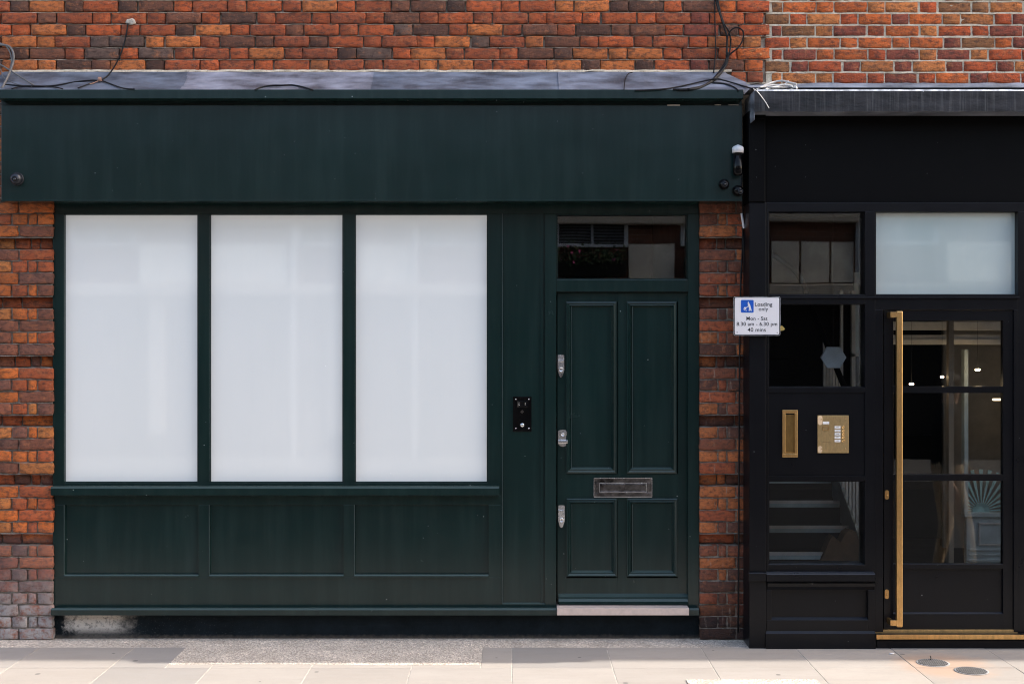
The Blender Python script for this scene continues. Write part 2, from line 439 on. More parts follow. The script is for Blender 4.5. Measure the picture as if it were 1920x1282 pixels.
# upper walls
def pal_at(pal, x):
    return NEW if (pal is not NEW and 1.0 < x < 1.7 and rnd.random() < .45) else pal
def flemish(mb, x0, x1, ztop, zbot, pitch, yf, pal, joint, phase, period, ragged=None, clipL=None, clipR=None, wear=.004, yb=.001, yt=.011, xlimit=None):
    k = 0; z = zbot
    while z < ztop:
        st = .655 * period; xx = x0 - period + phase + (k % 2) * period * .5 + rnd.gauss(0, .004)
        A, B = (ragged(k) if ragged else (x0, x1))
        bed(mb, A, B, z, z + joint, yf + yb, yf + yt)
        while xx < B:
            for w in (st, period - st):
                a, b = max(xx, A), min(xx + w - joint * rnd.uniform(.8, 1.15), B)
                if b - a > .035: brick(mb, a, b, z + joint, z + pitch, yf, pick(pal_at(pal, a)), wear)
                xx += w + rnd.gauss(0, .0025)
        z += pitch; k += 1
# the wall faces
YW = -.03
P1 = 22.2 * (D + YW) / F
zb_old = ZZ(135, YW); zb_new = ZZ(159.5, YW)
b1 = thing('brick_building', 'weathered brown and red brick upper wall with piers around the green shopfront', 'building', (0, .2, 0))
mb = MB()
flemish(mb, XX(-420, YW), XX(1440, YW), ZZ(-230, YW), zb_old, P1, YW, [(((c[0] * 1.22, c[1] * 1.08, c[2] * .9) if c[0] > .3 else c), w_ + (1 if c[0] > .3 else -.6)) for c, w_ in OLD], .0080, .06, .3535, ragged=lambda k: (XX(-420, YW), XX(1436 + (7 if k % 2 else -5), YW)), yb=.002, yt=.022)
flemish(mb, XX(-420, YW), XX(8, YW), zb_old - .02, 2.875, P1, YW, OLD, .008, .02, .3535, yb=.002, yt=.022)
# one course beside the end of the flashing
zc = zb_old - P1
for a, c in ((1372, 1398), (1402, 1431)): brick(mb, XX(a, YW), XX(c, YW), zc + .0085, zc + P1, YW, pick(OLD))
bed(mb, XX(1372, YW), XX(1436, YW), zc, zc + .0085, YW + .002, YW + .012)
brick(mb, XX(1403, YW - .002), XX(1430, YW - .002), zb_old + P1 + .009, zb_old + 2 * P1, YW - .002, (.80, .27, .08))
# plain backing, mortar coloured, and the wall above the part that is laid brick by brick
mb.box(XX(-430, YW), XX(1438, YW), YW + .026, .35, 2.875, ZZ(-230, YW), 0, 1)
mb.box(-14, 1.66, YW, .35, ZZ(-230, YW), 8.0, 0, 2)
BT, nt, bb = new_mat('brick_pattern')
t = node(nt, 'ShaderNodeTexBrick'); t.inputs['Color1'].default_value = (.13, .06, .042, 1); t.inputs['Color2'].default_value = (.22, .085, .05, 1); t.inputs['Mortar'].default_value = (.25, .2, .16, 1)
t.inputs['Scale'].default_value = 1; t.inputs['Brick Width'].default_value = .225; t.inputs['Row Height'].default_value = .0768; t.inputs['Mortar Size'].default_value = .005
g = node(nt, 'ShaderNodeNewGeometry'); sp = node(nt, 'ShaderNodeSeparateXYZ'); cb = node(nt, 'ShaderNodeCombineXYZ'); L(nt, g.outputs['Position'], sp.inputs[0])
L(nt, sp.outputs[0], cb.inputs[0]); L(nt, sp.outputs[2], cb.inputs[1]); L(nt, cb.outputs[0], t.inputs['Vector']); L(nt, t.outputs[0], bb.inputs['Base Color']); bb.inputs['Roughness'].default_value = .9
M['pattern'] = BT
mb.build('wall', ['brick', 'mortar_old', 'pattern'], b1)
# plaster dab round the cable hole
pm = MB(); pm.lathe([(.034, YW - .001), (.030, YW - .006), (.016, YW - .008), (.004, YW - .006)], (XX(245, YW), 0, ZZ(42, YW)), n=11, sy=.62)
for v in range(len(pm.v)): pm.v[v] = (pm.v[v][0] + rnd.gauss(0, .004), pm.v[v][1], pm.v[v][2] + rnd.gauss(0, .003))
pm.build('plaster_patch', 'plaster', b1)

def pier(name, rows, xL, xR, pal, label, ext=None):
    mb = MB(); yf = -.0; top = 379.0
    mb2 = mb
    k = 0; y = 1199.5
    zz = 0.0; pitch = 22.2 * D / F
    n = int((ZZ(372, 0)) / pitch) + 1
    for k in range(n):
        z = .002 + k * pitch - .004
        ypx = CY + (CZ - (z + pitch / 2)) * F / D
        rec = any(abs(ypx - r) < 11 for r in (455, 565.5, 676, 788, 899, 1008))
        Y = yf + (.060 if rec else 0)
        pr = rows[k % 2]
        bed(mb, XX(xL, 0), XX(xR, 0) - (.020 if rec and xL < 500 else .002), z, z + .0085, Y + .003, Y + .020)
        # bed on top of a recessed course carries the shadow of the course above
        cols = []
        for a, b in pr:
            a2 = XX(a, 0); b2 = XX(b, 0)
            if rec and b == pr[-1][1] and xL < 500: b2 -= .018
            brick(mb, a2, b2, z + .0085, z + pitch, Y, pick(pal), .0045, .11)
    mb.box(XX(xL, 0), XX(xR, 0) - .025, .125, .33, -.05, ZZ(372, 0), 0, 1)
    # mortar of the perpends, just behind the faces
    for k in range(n):
        z = .002 + k * pitch - .004; ypx = CY + (CZ - (z + pitch / 2)) * F / D
        rec = any(abs(ypx - r) < 11 for r in (455, 565.5, 676, 788, 899, 1008))
        Y = (.060 if rec else 0) + .014
        mb.box(XX(xL, 0) + .006, XX(xR, 0) - (.024 if rec else .006), Y, Y + .03, z + .004, z + pitch + .002, 0, 1)
    return mb.build(name, ['brick', 'mortar_pier'], b1, label)
left_rows = ([(-410, -344), (-341, -308), (-305, -239), (-236, -203), (-200, -134), (-131, -98), (-95, -29), (-26, -4), (-1, 33), (36, 98.5)],
             [(-410, -377), (-374, -308), (-305, -272), (-269, -203), (-200, -167), (-164, -98), (-95, -62), (-59, -12), (-9, 20), (23, 50), (53, 68), (71, 98)])
pier('pier', left_rows, -414, 98, PIERL, 'orange brick pier with a pale salty foot')
right_rows = ([(1312.5, 1379), (1382, 1403)], [(1312.5, 1345), (1348, 1362), (1365, 1403)])
pier('pier', right_rows, 1312, 1404, PIERR, 'dark red brick pier with soot and drips')

b2 = thing('neighbouring_brick_building', 'brighter orange brick wall with wide cream joints above the black shopfront', 'building', (2.5, .2, 3.6))
mb = MB()
flemish(mb, XX(1440, YW), XX(2200, YW), ZZ(-230, YW), zb_new, 22.2 * (D + YW) / F, YW + .002, NEW, .0110, .10, .3350, ragged=lambda k: (XX(1441 + (-5 if k % 2 else 7), YW), XX(2200, YW)), wear=.0026, yb=.003, yt=.006)
mb.box(XX(1437, YW), XX(2205, YW), YW + .009, .35, 3.2, ZZ(-230, YW), 0, 1)
mb.box(1.66, 14, YW, .35, ZZ(-230, YW), 8.0, 0, 2)
mb.box(XX(2205, YW), 14, YW, .35, 0, ZZ(-230, YW), 0, 2)
mb.build('wall', ['brick', 'mortar_new', 'pattern'], b2)
mb = MB(); mb.box(3.0, 4.0, .0, .6, 8.0, 9.3); mb.build('shadow_block', 'pattern', b2)  # unseen block added on the roof to step the shadow edge on the paving

# ------------------------------------------------------------------ green shopfront
gs = thing('green_shopfront', 'dark green timber shopfront with three white-filmed windows and a panelled door', 'shopfront', (0, .05, 0))
# fascia
fb = MB(); fb.p(2, 1392, 197.5, 377, -.17, .0, .003)
fb.p(2, 1392, 374, 377.3, -.175, -.169, .001)
fb.p(2, 1391, 189, 197.5, -.15, .0)
fas = fb.build('fascia', 'green', gs)
for a_, b__ in ((1251, 1275), (1340, 1352), (1366, 1385)):
    q = MB(); q.p(a_, b__, 196.4, 197.6 if a_ > 1300 else 198.6, -.172, -.168, 0); q.build('paint_chip', 'plaster', fas)
cb_ = MB(); cb_.p(-6, 1394, 168, 185.5, -.25, -.03, .004); cb_.p(2, 1390, 185.5, 189, -.20, -.03, .001)
cb_.build('cornice', 'green', gs)
lf = MB()
xs = [4, 355, 701, 1049, 1394]
for i in range(4):
    a, b = xs[i] + (0 if i == 0 else -3), xs[i + 1]
    Yt, Yb_ = YW - .006 - .007 * (i % 2), -.232 - .007 * (i % 2)
    n = 10; o = len(lf.v)
    for j in range(n + 1):
        px = a + (b - a) * j / n
        top = 135.5 + rnd.uniform(-.7, .7)
        if i == 3: top = max(top, 135.5 + (px - 1372) * 1.3)
        lf.v += [(XX(px, Yt), Yt, ZZ(top, Yt)), (XX(px, Yt), Yt - .006, ZZ(top + 2.0, Yt)), (XX(px, Yt), -.13 + rnd.gauss(0, .003), ZZ(154 + rnd.uniform(-1, 1), -.13)), (XX(px, Yt), Yb_, ZZ(167.5, -.25))]
    for j in range(n):
        for q in range(3): lf.face([o + j * 4 + q, o + j * 4 + 4 + q, o + j * 4 + 5 + q, o + j * 4 + 1 + q], 0, ((.62, .66, .72), (1.1, 1.05, 1.08), (.72, .78, .86), (.85, .88, .95))[i], q > 0)
# mortar fillet over the flashing
ml = MB(); bed(ml, XX(20, YW), XX(1372, YW), ZZ(135.5, YW), ZZ(131.8, YW), YW - .006, YW - .001, 0, .04, .0013)
ml.build('mortar_fillet', 'mortar_new', b1)
lf.build('lead_flashing', 'lead', gs)
# frame
YF, YG = .03, .062
fr = MB()
fr.p(99, 1310, 377, 401, YF, .22)                       # head
fr.p(99, 120, 401, 929, YF, .20); fr.p(372, 393, 401, 905, YF, .20); fr.p(644, 665, 401, 905, YF, .20); fr.p(915, 939, 401, 929, YF, .20)
fr.p(120, 915, 904.5, 913, YF, .20)
# glazing beads
for a, b in ((120, 372), (393, 644), (665, 915)): fr.frame(a, b, 401, 904.5, 2.2, .047, .0615, .001)
fr.build('window_frame', 'green', gs)
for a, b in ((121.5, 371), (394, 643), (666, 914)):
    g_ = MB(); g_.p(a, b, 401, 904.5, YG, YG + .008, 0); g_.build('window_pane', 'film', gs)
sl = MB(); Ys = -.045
sl.extrude_x([(Ys, ZZ(928, Ys)), (Ys, ZZ(915.4, Ys)), (Ys + .004, ZZ(913.6, Ys)), (Ys + .011, ZZ(911.9, Ys)), (YF, ZZ(909.5, YF)), (YF + .06, ZZ(909, YF)), (YF + .06, ZZ(929, YF)), (YF - .02, ZZ(929, YF))], XX(99.5, 0), XX(936, 0))
sl.build('window_sill', 'green', gs)
# stall riser
sr = MB()
sr.p(99, 939, 929, 946, YF, .2); sr.p(99, 939, 1082, 1141, YF, .2)
sr.p(99, 120, 946, 1082, YF, .2); sr.p(372, 392, 946, 1082, YF, .2); sr.p(644, 664, 946, 1082, YF, .2); sr.p(916, 939, 946, 1082, YF, .2)
riser = sr.build('stall_riser', 'green', gs)
for a, b in ((120, 372), (392, 644), (664, 916)):
    q = MB(); q.p(a - .5, b + .5, 945, 1081.5, .050, .19, 0)
    q.extrude_x([(.018, ZZ(1082.3, .02)), (.018, ZZ(1079.2, .02)), (.026, ZZ(1076.8, .02)), (.0505, ZZ(1075.3, .05)), (.0505, ZZ(1082.3, .03))], XX(a, .02), XX(b, .02))
    q.extrude_x([(.030, ZZ(946, .03)), (.0505, ZZ(947.5, .03)), (.0505, ZZ(944, .03))], XX(a, .03), XX(b, .03))
    o = len(q.v); X0 = XX(a, .03); q.v += [(X0 - .001, .029, ZZ(1077, .03)), (X0 - .001, .029, ZZ(946, .03)), (X0 + .006, .050, ZZ(946, .03)), (X0 + .006, .050, ZZ(1077, .03))]; q.face([o, o + 1, o + 2, o + 3]); q.box(X0 - .0005, X0 + .0032, .027, .034, ZZ(1077, .03), ZZ(946, .03), 0, 1)
    q.build('riser_panel', ['green', 'edge_light'], riser)
# tall side panel
sp_ = MB()
sp_.p(939, 1043.5, 377, 401, YF + .001, .2); sp_.p(939, 941.5, 401, 1141, YF, .2); sp_.p(1021.5, 1043, 401, 1141, YF, .2, .003); sp_.p(941.5, 1021.5, 1132, 1141, YF, .2)
sp_.p(941, 1022, 401, 1132.5, .044, .19, 0)
sp_.p(1013, 1019, 401, 1131, .0385, .046, .002)
o = len(sp_.v); X0 = XX(941.5, .03); sp_.v += [(X0, .029, ZZ(1131, .03)), (X0, .029, ZZ(401, .03)), (X0 + .007, .0445, ZZ(401, .03)), (X0 + .007, .0445, ZZ(1131, .03))]; sp_.face([o, o + 1, o + 2, o + 3])
sp_.extrude_x([(.029, ZZ(1132.5, .03)), (.029, ZZ(1132, .03)), (.0445, ZZ(1129.5, .03)), (.0445, ZZ(1132.5, .03))], XX(941.5, .03), XX(1021.5, .03))
sp_.box(X0 - .0005, X0 + .0030, .027, .034, ZZ(1131, .03), ZZ(401, .03), 0, 1); sp_.build('side_panel', ['green', 'edge_light'], gs)
bl = MB(); Yb = -.04
bl.extrude_x([(Yb, ZZ(1153, Yb)), (Yb, ZZ(1143.2, Yb)), (Yb + .011, ZZ(1140.2, Yb)), (YF + .02, ZZ(1138.5, YF)), (YF + .02, ZZ(1153.5, YF))], XX(99.5, 0), XX(1044, Yb))
bl.extrude_x([(Yb, ZZ(1153, Yb)), (Yb, ZZ(1143.2, Yb)), (Yb + .011, ZZ(1140.2, Yb)), (YF + .02, ZZ(1138.5, YF)), (YF + .02, ZZ(1153.5, YF))], XX(1292.5, Yb), XX(1311, Yb))
bl.build('base_ledge', 'green', gs)
pl = MB()
o = len(pl.v); n = 60
pl.p(99, 1311, 1150, 1212, .045, .2, .002)
pl.build('plinth', 'plinth', gs)
th = MB(); th.p(1044.5, 1292, 1139.5, 1153, -.055, .16, .002); th.build('threshold', 'stone_step', gs, 'pale stone threshold')
# door surround + fanlight
df = MB()
df.p(1290, 1311, 401, 1141, YF, .22, .003)
df.p(1043, 1290, 524.5, 547, YF, .2, .003)
df.p(1290, 1291.5, 547, 1138, .05, .2)
df.build('door_frame', 'green', gs)
fl = MB(); fl.frame(1043, 1290, 401, 524.5, 2.6, .055, .09, .001); fan = fl.build('fanlight', 'green', gs)
g_ = MB(); g_.p(1043.5, 1289, 402, 524, .085, .091, 0); g_.build('pane', 'glass', fan)
# door
YD = .07
dr = MB()
zt, zbm = 549, 1136
dr.p(1045, 1062, zt, zbm, YD, .12); dr.p(1271, 1289.5, zt, zbm, YD, .12); dr.p(1158, 1176, zt, zbm, YD, .12)
for a, b in ((1062, 1158), (1176, 1271)):
    dr.p(a, b, zt, 566, YD, .12, 0); dr.p(a, b, 888, 937, YD, .12, 0); dr.p(a, b, 1083, zbm, YD, .12, 0)
door = dr.build('door', 'green', gs)
for a, b, c, d in ((1062, 1158, 565, 889), (1176.5, 1271.5, 565, 889), (1062.5, 1159, 936, 1084), (1176.5, 1273, 936, 1084)):
    q = MB(); q.p(a + 4, b - 4, c + 4, d - 4, YD + .016, .11, 0)
    q.moulding(a, b, c, d, 11, [(0, YD), (.02, YD - .012), (.25, YD - .015), (.5, YD - .006), (.62, YD - .008), (.8, YD + .004), (1, YD + .0165)])
    Zb_, Zt_ = ZZ(d - 9.6, YD), ZZ(c + 9.6, YD)
    for xe in ((a + 9.4,) if d < 900 else (a + 9.4, b - 10.4)): q.box(XX(xe, YD), XX(xe, YD) + .0030, YD + .004, YD + .012, Zb_, Zt_, 0, 1)
    q.box(XX(a + 9.4, YD), XX(b - 9.4, YD), YD + .003, YD + .012, ZZ(d - 9.2, YD), ZZ(d - 10.2, YD), 0, 1)
    q.build('door_panel', ['green', 'edge_light'], door)
wb = MB(); Yw = YD - .035
wb.extrude_x([(YD, ZZ(1112, YD)), (YD - .012, ZZ(1114, YD)), (YD - .03, ZZ(1117.5, YD)), (YD - .022, ZZ(1119, YD)), (YD - .030, ZZ(1121, YD)), (YD - .040, ZZ(1125, YD)), (YD - .042, ZZ(1129, YD)), (YD - .036, ZZ(1132.5, YD)), (YD, ZZ(1133, YD))], XX(1047, YD), XX(1288.5, YD))
wb.build('weather_bar', 'green', door)
lb = MB()
lb.frame(1113.5, 1222.5, 895.5, 932, 9, YD - .012, YD + .002, .0012); lb.p(1122.5, 1213.5, 904.5, 923, YD - .006, YD + .002, 0)
lb.p(1113.5, 1222.5, 930.6, 932.2, YD - .014, YD - .01, 0, 1); lb.p(1113.5, 1222.5, 895.2, 896.4, YD - .014, YD - .01, 0, 1)
lb.p(1222, 1223, 896.5, 930.6, YD - .014, YD - .01, 0, 1); lb.p(1113.2, 1114.2, 896.5, 930.6, YD - .014, YD - .01, 0, 1)
lbo = lb.build('letter_box', ['tarnish', 'chrome'], door, 'tarnished chrome letter box')
lb = MB(); lb.p(1125, 1211, 906, 921.5, YD - .012, YD - .006, .003)
for e in ((1124, 1212, 904.3, 905.6), (1124, 1212, 922, 923.2), (1123.4, 1124.4, 905.6, 922), (1211.6, 1212.6, 905.6, 922)): lb.p(*e, YD - .015, YD - .006, 0, 1)
lb.build('flap', ['tarnish', 'chrome'], lbo) if False else None
lb.build('letter_box_flap', ['tarnish', 'chrome'], door)
def rrect(cx, cz, w, h, r, n=5):
    out = []
    for sx, sz, a0 in ((1, 1, 0), (-1, 1, 90), (-1, -1, 180), (1, -1, 270)):
        for k in range(n + 1):
            a = math.radians(a0 + 90 * k / n); out.append((cx + sx * (w / 2 - r) + r * math.cos(a), cz + sz * (h / 2 - r) + r * math.sin(a)))
    return out
def shield_lock(cx, ytop, label):
    q = MB(); pts = [(-5.8, 2), (-4.6, 0), (4.6, 0), (6.2, 2), (6.4, 28), (5.2, 33), (2.6, 40.5), (0, 42.2), (-2.6, 40.5), (-4.8, 33), (-6, 28)]
    def sc(k, dy=0): return [(XX(cx + x * k, YD), ZZ(ytop + 21 + (y - 21) * (k * .5 + .5 if k < 1 else 1) + dy, YD)) for x, y in pts]
    q.prism(sc(1), YD - .010, YD); q.prism(sc(.8), YD - .014, YD - .010)
    q.p(cx - 5.6, cx + 4.6, ytop + 9, ytop + 14, YD - .020, YD - .012, .001)
    q.lathe([(.0155, 0), (.0155, -.006), (.013, -.008), (.011, -.006), (.004, -.006)], (XX(cx + .2, YD), YD - .013, ZZ(ytop + 27.5, YD)), n=20)
    q.p(cx - .3, cx + .5, ytop + 26, ytop + 29, YD - .0205, YD - .019, 0, 1)
    q.build('lock', ['chrome', 'black_plastic'], door, label)
shield_lock(1051.5, 665, 'upper chrome shield lock')
shield_lock(1052.5, 946.5, 'lower chrome shield lock')
q = MB(); c0 = 1055
def pz(l, Y): return [(XX(x, Y), ZZ(y, Y)) for x, y in l]
q.prism(pz([(1046.5, 808), (1049, 805.8), (1055, 805), (1061, 805.8), (1063.5, 808), (1063.5, 832), (1060.5, 835.5), (1055, 837), (1049.5, 835.5), (1046.5, 832)], YD), YD - .008, YD)
q.prism(pz([(1047.2, 808.5), (1055, 806.5), (1062.8, 808.5), (1062.3, 815), (1059, 820.5), (1055, 823.5), (1051, 820.5), (1047.7, 815)], YD), YD - .020, YD - .008)
q.lathe([(.0115, 0), (.0115, -.004), (.009, -.005), (.008, -.002), (.003, -.002)], (XX(1055, YD), YD - .020, ZZ(814, YD)), n=18)
q.box(XX(1046, YD), XX(1064, YD), YD - .034, YD - .008, ZZ(830.5, YD), ZZ(824.3, YD), .003)
q.build('lock', ['chrome'], door, 'chrome night latch with a pull')
kb = MB(); kb.p(1047, 1288, 1136, 1140.5, .10, .14, 0); kb.build('door_seal', 'black_plastic', gs)
# dark room behind the fanlight
rm = MB(); rm.box(XX(99), XX(1311), .225, 2.6, .02, .04); rm.box(XX(1000), XX(1310), 2.6, 2.64, 0, 3.1); rm.box(XX(1000), XX(1003), .23, 2.6, .05, 3.1); rm.box(XX(1307), XX(1310), .23, 2.6, .05, 3.1); rm.box(XX(1000), XX(1310), .23, 2.6, 3.06, 3.12)
tag(rm.build('hall_wall', 'void'), None, None, None, 'structure')

# ------------------------------------------------------------------ black shopfront
bs = thing('black_shopfront', 'black painted shopfront with lead canopy, glazed door and brass fittings', 'shopfront', (2.6, -.1, 0))
YB, YP = -.20, -.145
fa = MB(); fa.p(1436, 2150, 200, 380, YB + .02, .0, .003); fa.p(1404, 1436, 208, 380, YB - .02, .0, .003); fa.p(1404, 1434, 222, 378, YB - .03, YB - .02, .004)
fa.build('fascia', 'black_shaded', bs)
cn = MB(); Yc = -.36
x0c, x1c = XX(1415, Yc), XX(2150, Yc)
cn.box(x0c, x1c, Yc, -.03, ZZ(208, Yc), ZZ(169.5, Yc), .003)
o = len(cn.v); n = 40
for j in range(n + 1):
    x = x0c - .003 + (x1c - x0c) * j / n; w = rnd.gauss(0, .0015)
    cn.v += [(x, Yc - .006, ZZ(209.5, Yc) + w), (x, Yc - .007 + w * .5, ZZ(171.5, Yc)), (x, Yc - .002, ZZ(168.3, Yc) + w * .4), (x, Yc + .04, ZZ(168.0, Yc) + .002)]
for j in range(n):
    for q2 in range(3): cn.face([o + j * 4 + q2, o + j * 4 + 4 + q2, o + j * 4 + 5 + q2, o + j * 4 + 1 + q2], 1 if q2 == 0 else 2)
# end cheek, dressed back to the wall
cn.box(x0c - .004, x0c, Yc, -.04, ZZ(210, Yc) - .05, ZZ(170, Yc), .001, 0)
canopy = cn.build('lead_canopy', ['lead', 'lead_front', 'lead_edge'], bs)
fl2 = MB(); o = len(fl2.v); n = 50
for j in range(n + 1):
    px = 1392 + (2200 - 1392) * j / n
    fl2.v += [(XX(px, YW), YW - .006, ZZ(156.5 + rnd.uniform(-1, 1) + (2.5 if 1393 < px < 1500 else 0), YW)), (XX(px, YW), YW - .022, ZZ(163, YW) + rnd.gauss(0, .002)), (XX(px, YW), YW - .05, ZZ(181, YW)), (XX(px, YW), -.34, ZZ(182, YW))]
for j in range(n):
    for q2 in range(3): fl2.face([o + j * 4 + q2, o + j * 4 + 4 + q2, o + j * 4 + 5 + q2, o + j * 4 + 1 + q2], 0, None, True)
fl2.build('lead_flashing', 'lead', bs)
pi = MB(); pi.p(1405, 1437, 380, 1216, YB - .015, .0, .004); pi.p(1404, 1437, 1074, 1089, YB - .045, YB - .01, .003)
pi.build('pilaster', 'black', bs)
fm = MB()
fm.p(1437, 1930, 380, 397, YB, -.05); fm.p(1437, 1441, 397, 1074, YB, -.05); fm.p(1622, 1641, 397, 1074, YB, -.05); fm.p(1909, 1922, 397, 1200, YB, -.05)
fm.p(1441, 1622, 553, 570, YB, -.05); fm.p(1437, 1912, 556.5, 560, YB - .012, YB + .01, .001)
fm.p(1641, 1909, 553, 581, YB, -.05)
fm.p(1441, 1622, 726, 736, YB, -.05); fm.p(1441, 1622, 893, 901, YB, -.05); fm.p(1441, 1622, 1058, 1074, YB, -.05)
fm.p(1641, 1656, 581, 1184, YB, -.05); fm.p(1901, 1909, 581, 1184, YB, -.05)
for a, b, c, d in ((1441, 1622, 397, 553), (1441, 1622, 570, 726), (1441, 1622, 901, 1058), (1641, 1909, 397, 553)): fm.frame(a, b, c, d, 1.6, YB + .030, YB + .05, 0)
fm.p(1922, 2150, 380, 1200, YB + .02, -.05, .002)
fm.build('window_frame', 'black', bs)
for i, (a, b, c, d) in enumerate(((1441, 1622, 397, 553), (1441, 1622, 570, 726), (1441, 1622, 901, 1058))):
    g_ = MB(); g_.p(a, b, c, d, YP, YP + .006, 0); g_.build('window_pane', 'glass', bs)
g_ = MB(); g_.p(1641, 1909, 397, 553, YP, YP + .006, 0); g_.build('window_pane', 'frost', bs, 'frosted pane over the door')
bp = MB(); bp.p(1441, 1622, 736, 893, YB + .008, -.06, .001); bp.p(1441, 1622, 892, 893.6, YB - .001, YB + .01, 0)
bp.build('blank_panel', 'black', bs)
si = MB(); Y1 = -.25
si.extrude_x([(Y1, ZZ(1089, Y1)), (Y1, ZZ(1077, Y1)), (Y1 + .004, ZZ(1075.2, Y1)), (YB + .02, ZZ(1070, YB)), (YB + .02, ZZ(1092, YB)), (YB - .01, ZZ(1092, YB))], XX(1437.5, Y1), XX(1641, Y1))
si.build('window_sill', 'black', bs)
s2 = MB()
s2.p(1437, 1641, 1092, 1106, YB, -.05, .002); s2.p(1437, 1447, 1106, 1162, YB, -.05); s2.p(1628, 1641, 1106, 1190, YB, -.05); s2.p(1437, 1628, 1162, 1190, YB, -.05, .003)
s2.p(1446, 1629, 1105, 1163, YB + .035, -.06, 0)
s2.extrude_x([(YB - .002, ZZ(1163, YB)), (YB - .002, ZZ(1162, YB)), (YB + .034, ZZ(1158.5, YB)), (YB + .034, ZZ(1163, YB))], XX(1445, YB), XX(1630, YB))
s2.extrude_x([(YB, ZZ(1105, YB)), (YB - .018, ZZ(1098, YB)), (YB - .02, ZZ(1092, YB)), (YB + .01, ZZ(1092, YB)), (YB + .01, ZZ(1106, YB))], XX(1438, YB), XX(1639, YB))
s2.build('stall_riser', 'black', bs)
p2 = MB(); p2.extrude_x([(YB - .03, -.03), (YB - .03, ZZ(1187.5, YB - .03)), (YB - .002, ZZ(1182, YB)), (YB + .06, ZZ(1182, YB)), (YB + .06, -.03)], XX(1436.5, YB - .03), XX(1642, YB - .03))
p2.box(XX(1642.5, YB), XX(2150, YB), YB - .012, -.05, -.03, ZZ(1199, YB), .002)
p2.build('plinth', 'black', bs)
t2 = MB(); Y2 = YB - .055
t2.box(XX(1643.5, Y2), XX(2150, Y2), Y2, Y2 + .012, ZZ(1198, Y2), ZZ(1189.5, Y2), .001, 0)
t2.box(XX(1643.5, Y2), XX(2150, Y2), Y2 + .012, -.12, ZZ(1198, Y2), ZZ(1190.3, Y2), 0, 1)
t2.box(XX(1646, Y2), XX(2150, Y2), YB + .003, -.09, ZZ(1189, YB), ZZ(1180, YB), .001, 2)
t2.build('threshold', ['brass', 'rubber', 'brass_plate'], bs, 'brass edged threshold with a black rubber tread')
# door
d2 = MB(); Yd = YB + .012
d2.p(1657.5, 1675, 582, 1179, Yd, Yd + .045, .001); d2.p(1881, 1900, 582, 1179, Yd, Yd + .045, .001)
d2.p(1675, 1881, 582, 601, Yd, Yd + .045, 0); d2.p(1675, 1881, 724.5, 736.5, Yd, Yd + .045, 0); d2.p(1675, 1881, 889.5, 901, Yd, Yd + .045, 0)
d2.p(1675, 1881, 1057, 1066, Yd, Yd + .045, .001); d2.p(1675, 1881, 1150, 1179, Yd, Yd + .045, 0)
d2.extrude_x([(Yd - .002, ZZ(1152, Yd)), (Yd - .002, ZZ(1150.5, Yd)), (Yd + .022, ZZ(1148, Yd)), (Yd + .022, ZZ(1152, Yd))], XX(1675, Yd), XX(1882, Yd))
d2o = d2.build('door', 'black', bs)
for c, d in ((601, 724.5), (736.5, 889.5), (901, 1057)):
    g_ = MB(); g_.p(1675, 1881, c, d, Yd + .022, Yd + .028, 0); g_.build('pane', 'glass', d2o)
kp = MB(); kp.p(1674.5, 1881.5, 1065.5, 1150.5, Yd + .02, Yd + .04, 0); kp.build('kick_panel', 'black', d2o)
ph = MB(); Yh = Yd - .085
ph.box(XX(1681.5, Yh), XX(1693, Yh), Yh, Yh + .03, ZZ(1175.5, Yh), ZZ(583, Yh), .006)
for a, b in ((585, 595), (1162.5, 1173)):
    ph.box(XX(1670, Yh), XX(1683, Yh), Yh + .004, Yh + .026, ZZ(b, Yh), ZZ(a, Yh), .001)
    ph.box(XX(1670, Yh), XX(1676, Yh), Yh + .02, Yd + .001, ZZ(b, Yh), ZZ(a, Yh), .001)
ph.build('pull_handle', 'brass', d2o)
for y in (927, 1113):
    k_ = MB(); k_.prism(rrect(XX(1662.5, Yd), ZZ(y, Yd), .026, .060, .0128), Yd - .006, Yd); k_.prism(rrect(XX(1662.5, Yd), ZZ(y, Yd), .017, .043, .0084), Yd - .010, Yd - .006)
    k_.lathe([(.0055, 0), (.0055, -.004), (.003, -.005)], (XX(1662.5, Yd), Yd - .010, ZZ(y + 1, Yd)), n=12)
    k_.build('keyhole', 'brass', d2o)
lp = MB(); Yq = YB + .008
lp.frame(1467, 1496, 768.5, 857, 6, Yq - .012, Yq, .002, 0); lp.p(1473, 1490, 777, 848, Yq - .004, Yq, 0, 1)
lp.extrude_x([(Yq - .004, ZZ(850, Yq)), (Yq - .014, ZZ(850, Yq)), (Yq - .014, ZZ(848, Yq)), (Yq - .004, ZZ(847, Yq))], XX(1472, Yq), XX(1491, Yq), 0)
lpo = lp.build('letter_plate', ['brass', 'brass_dark'], bs, 'upright brass letter plate')
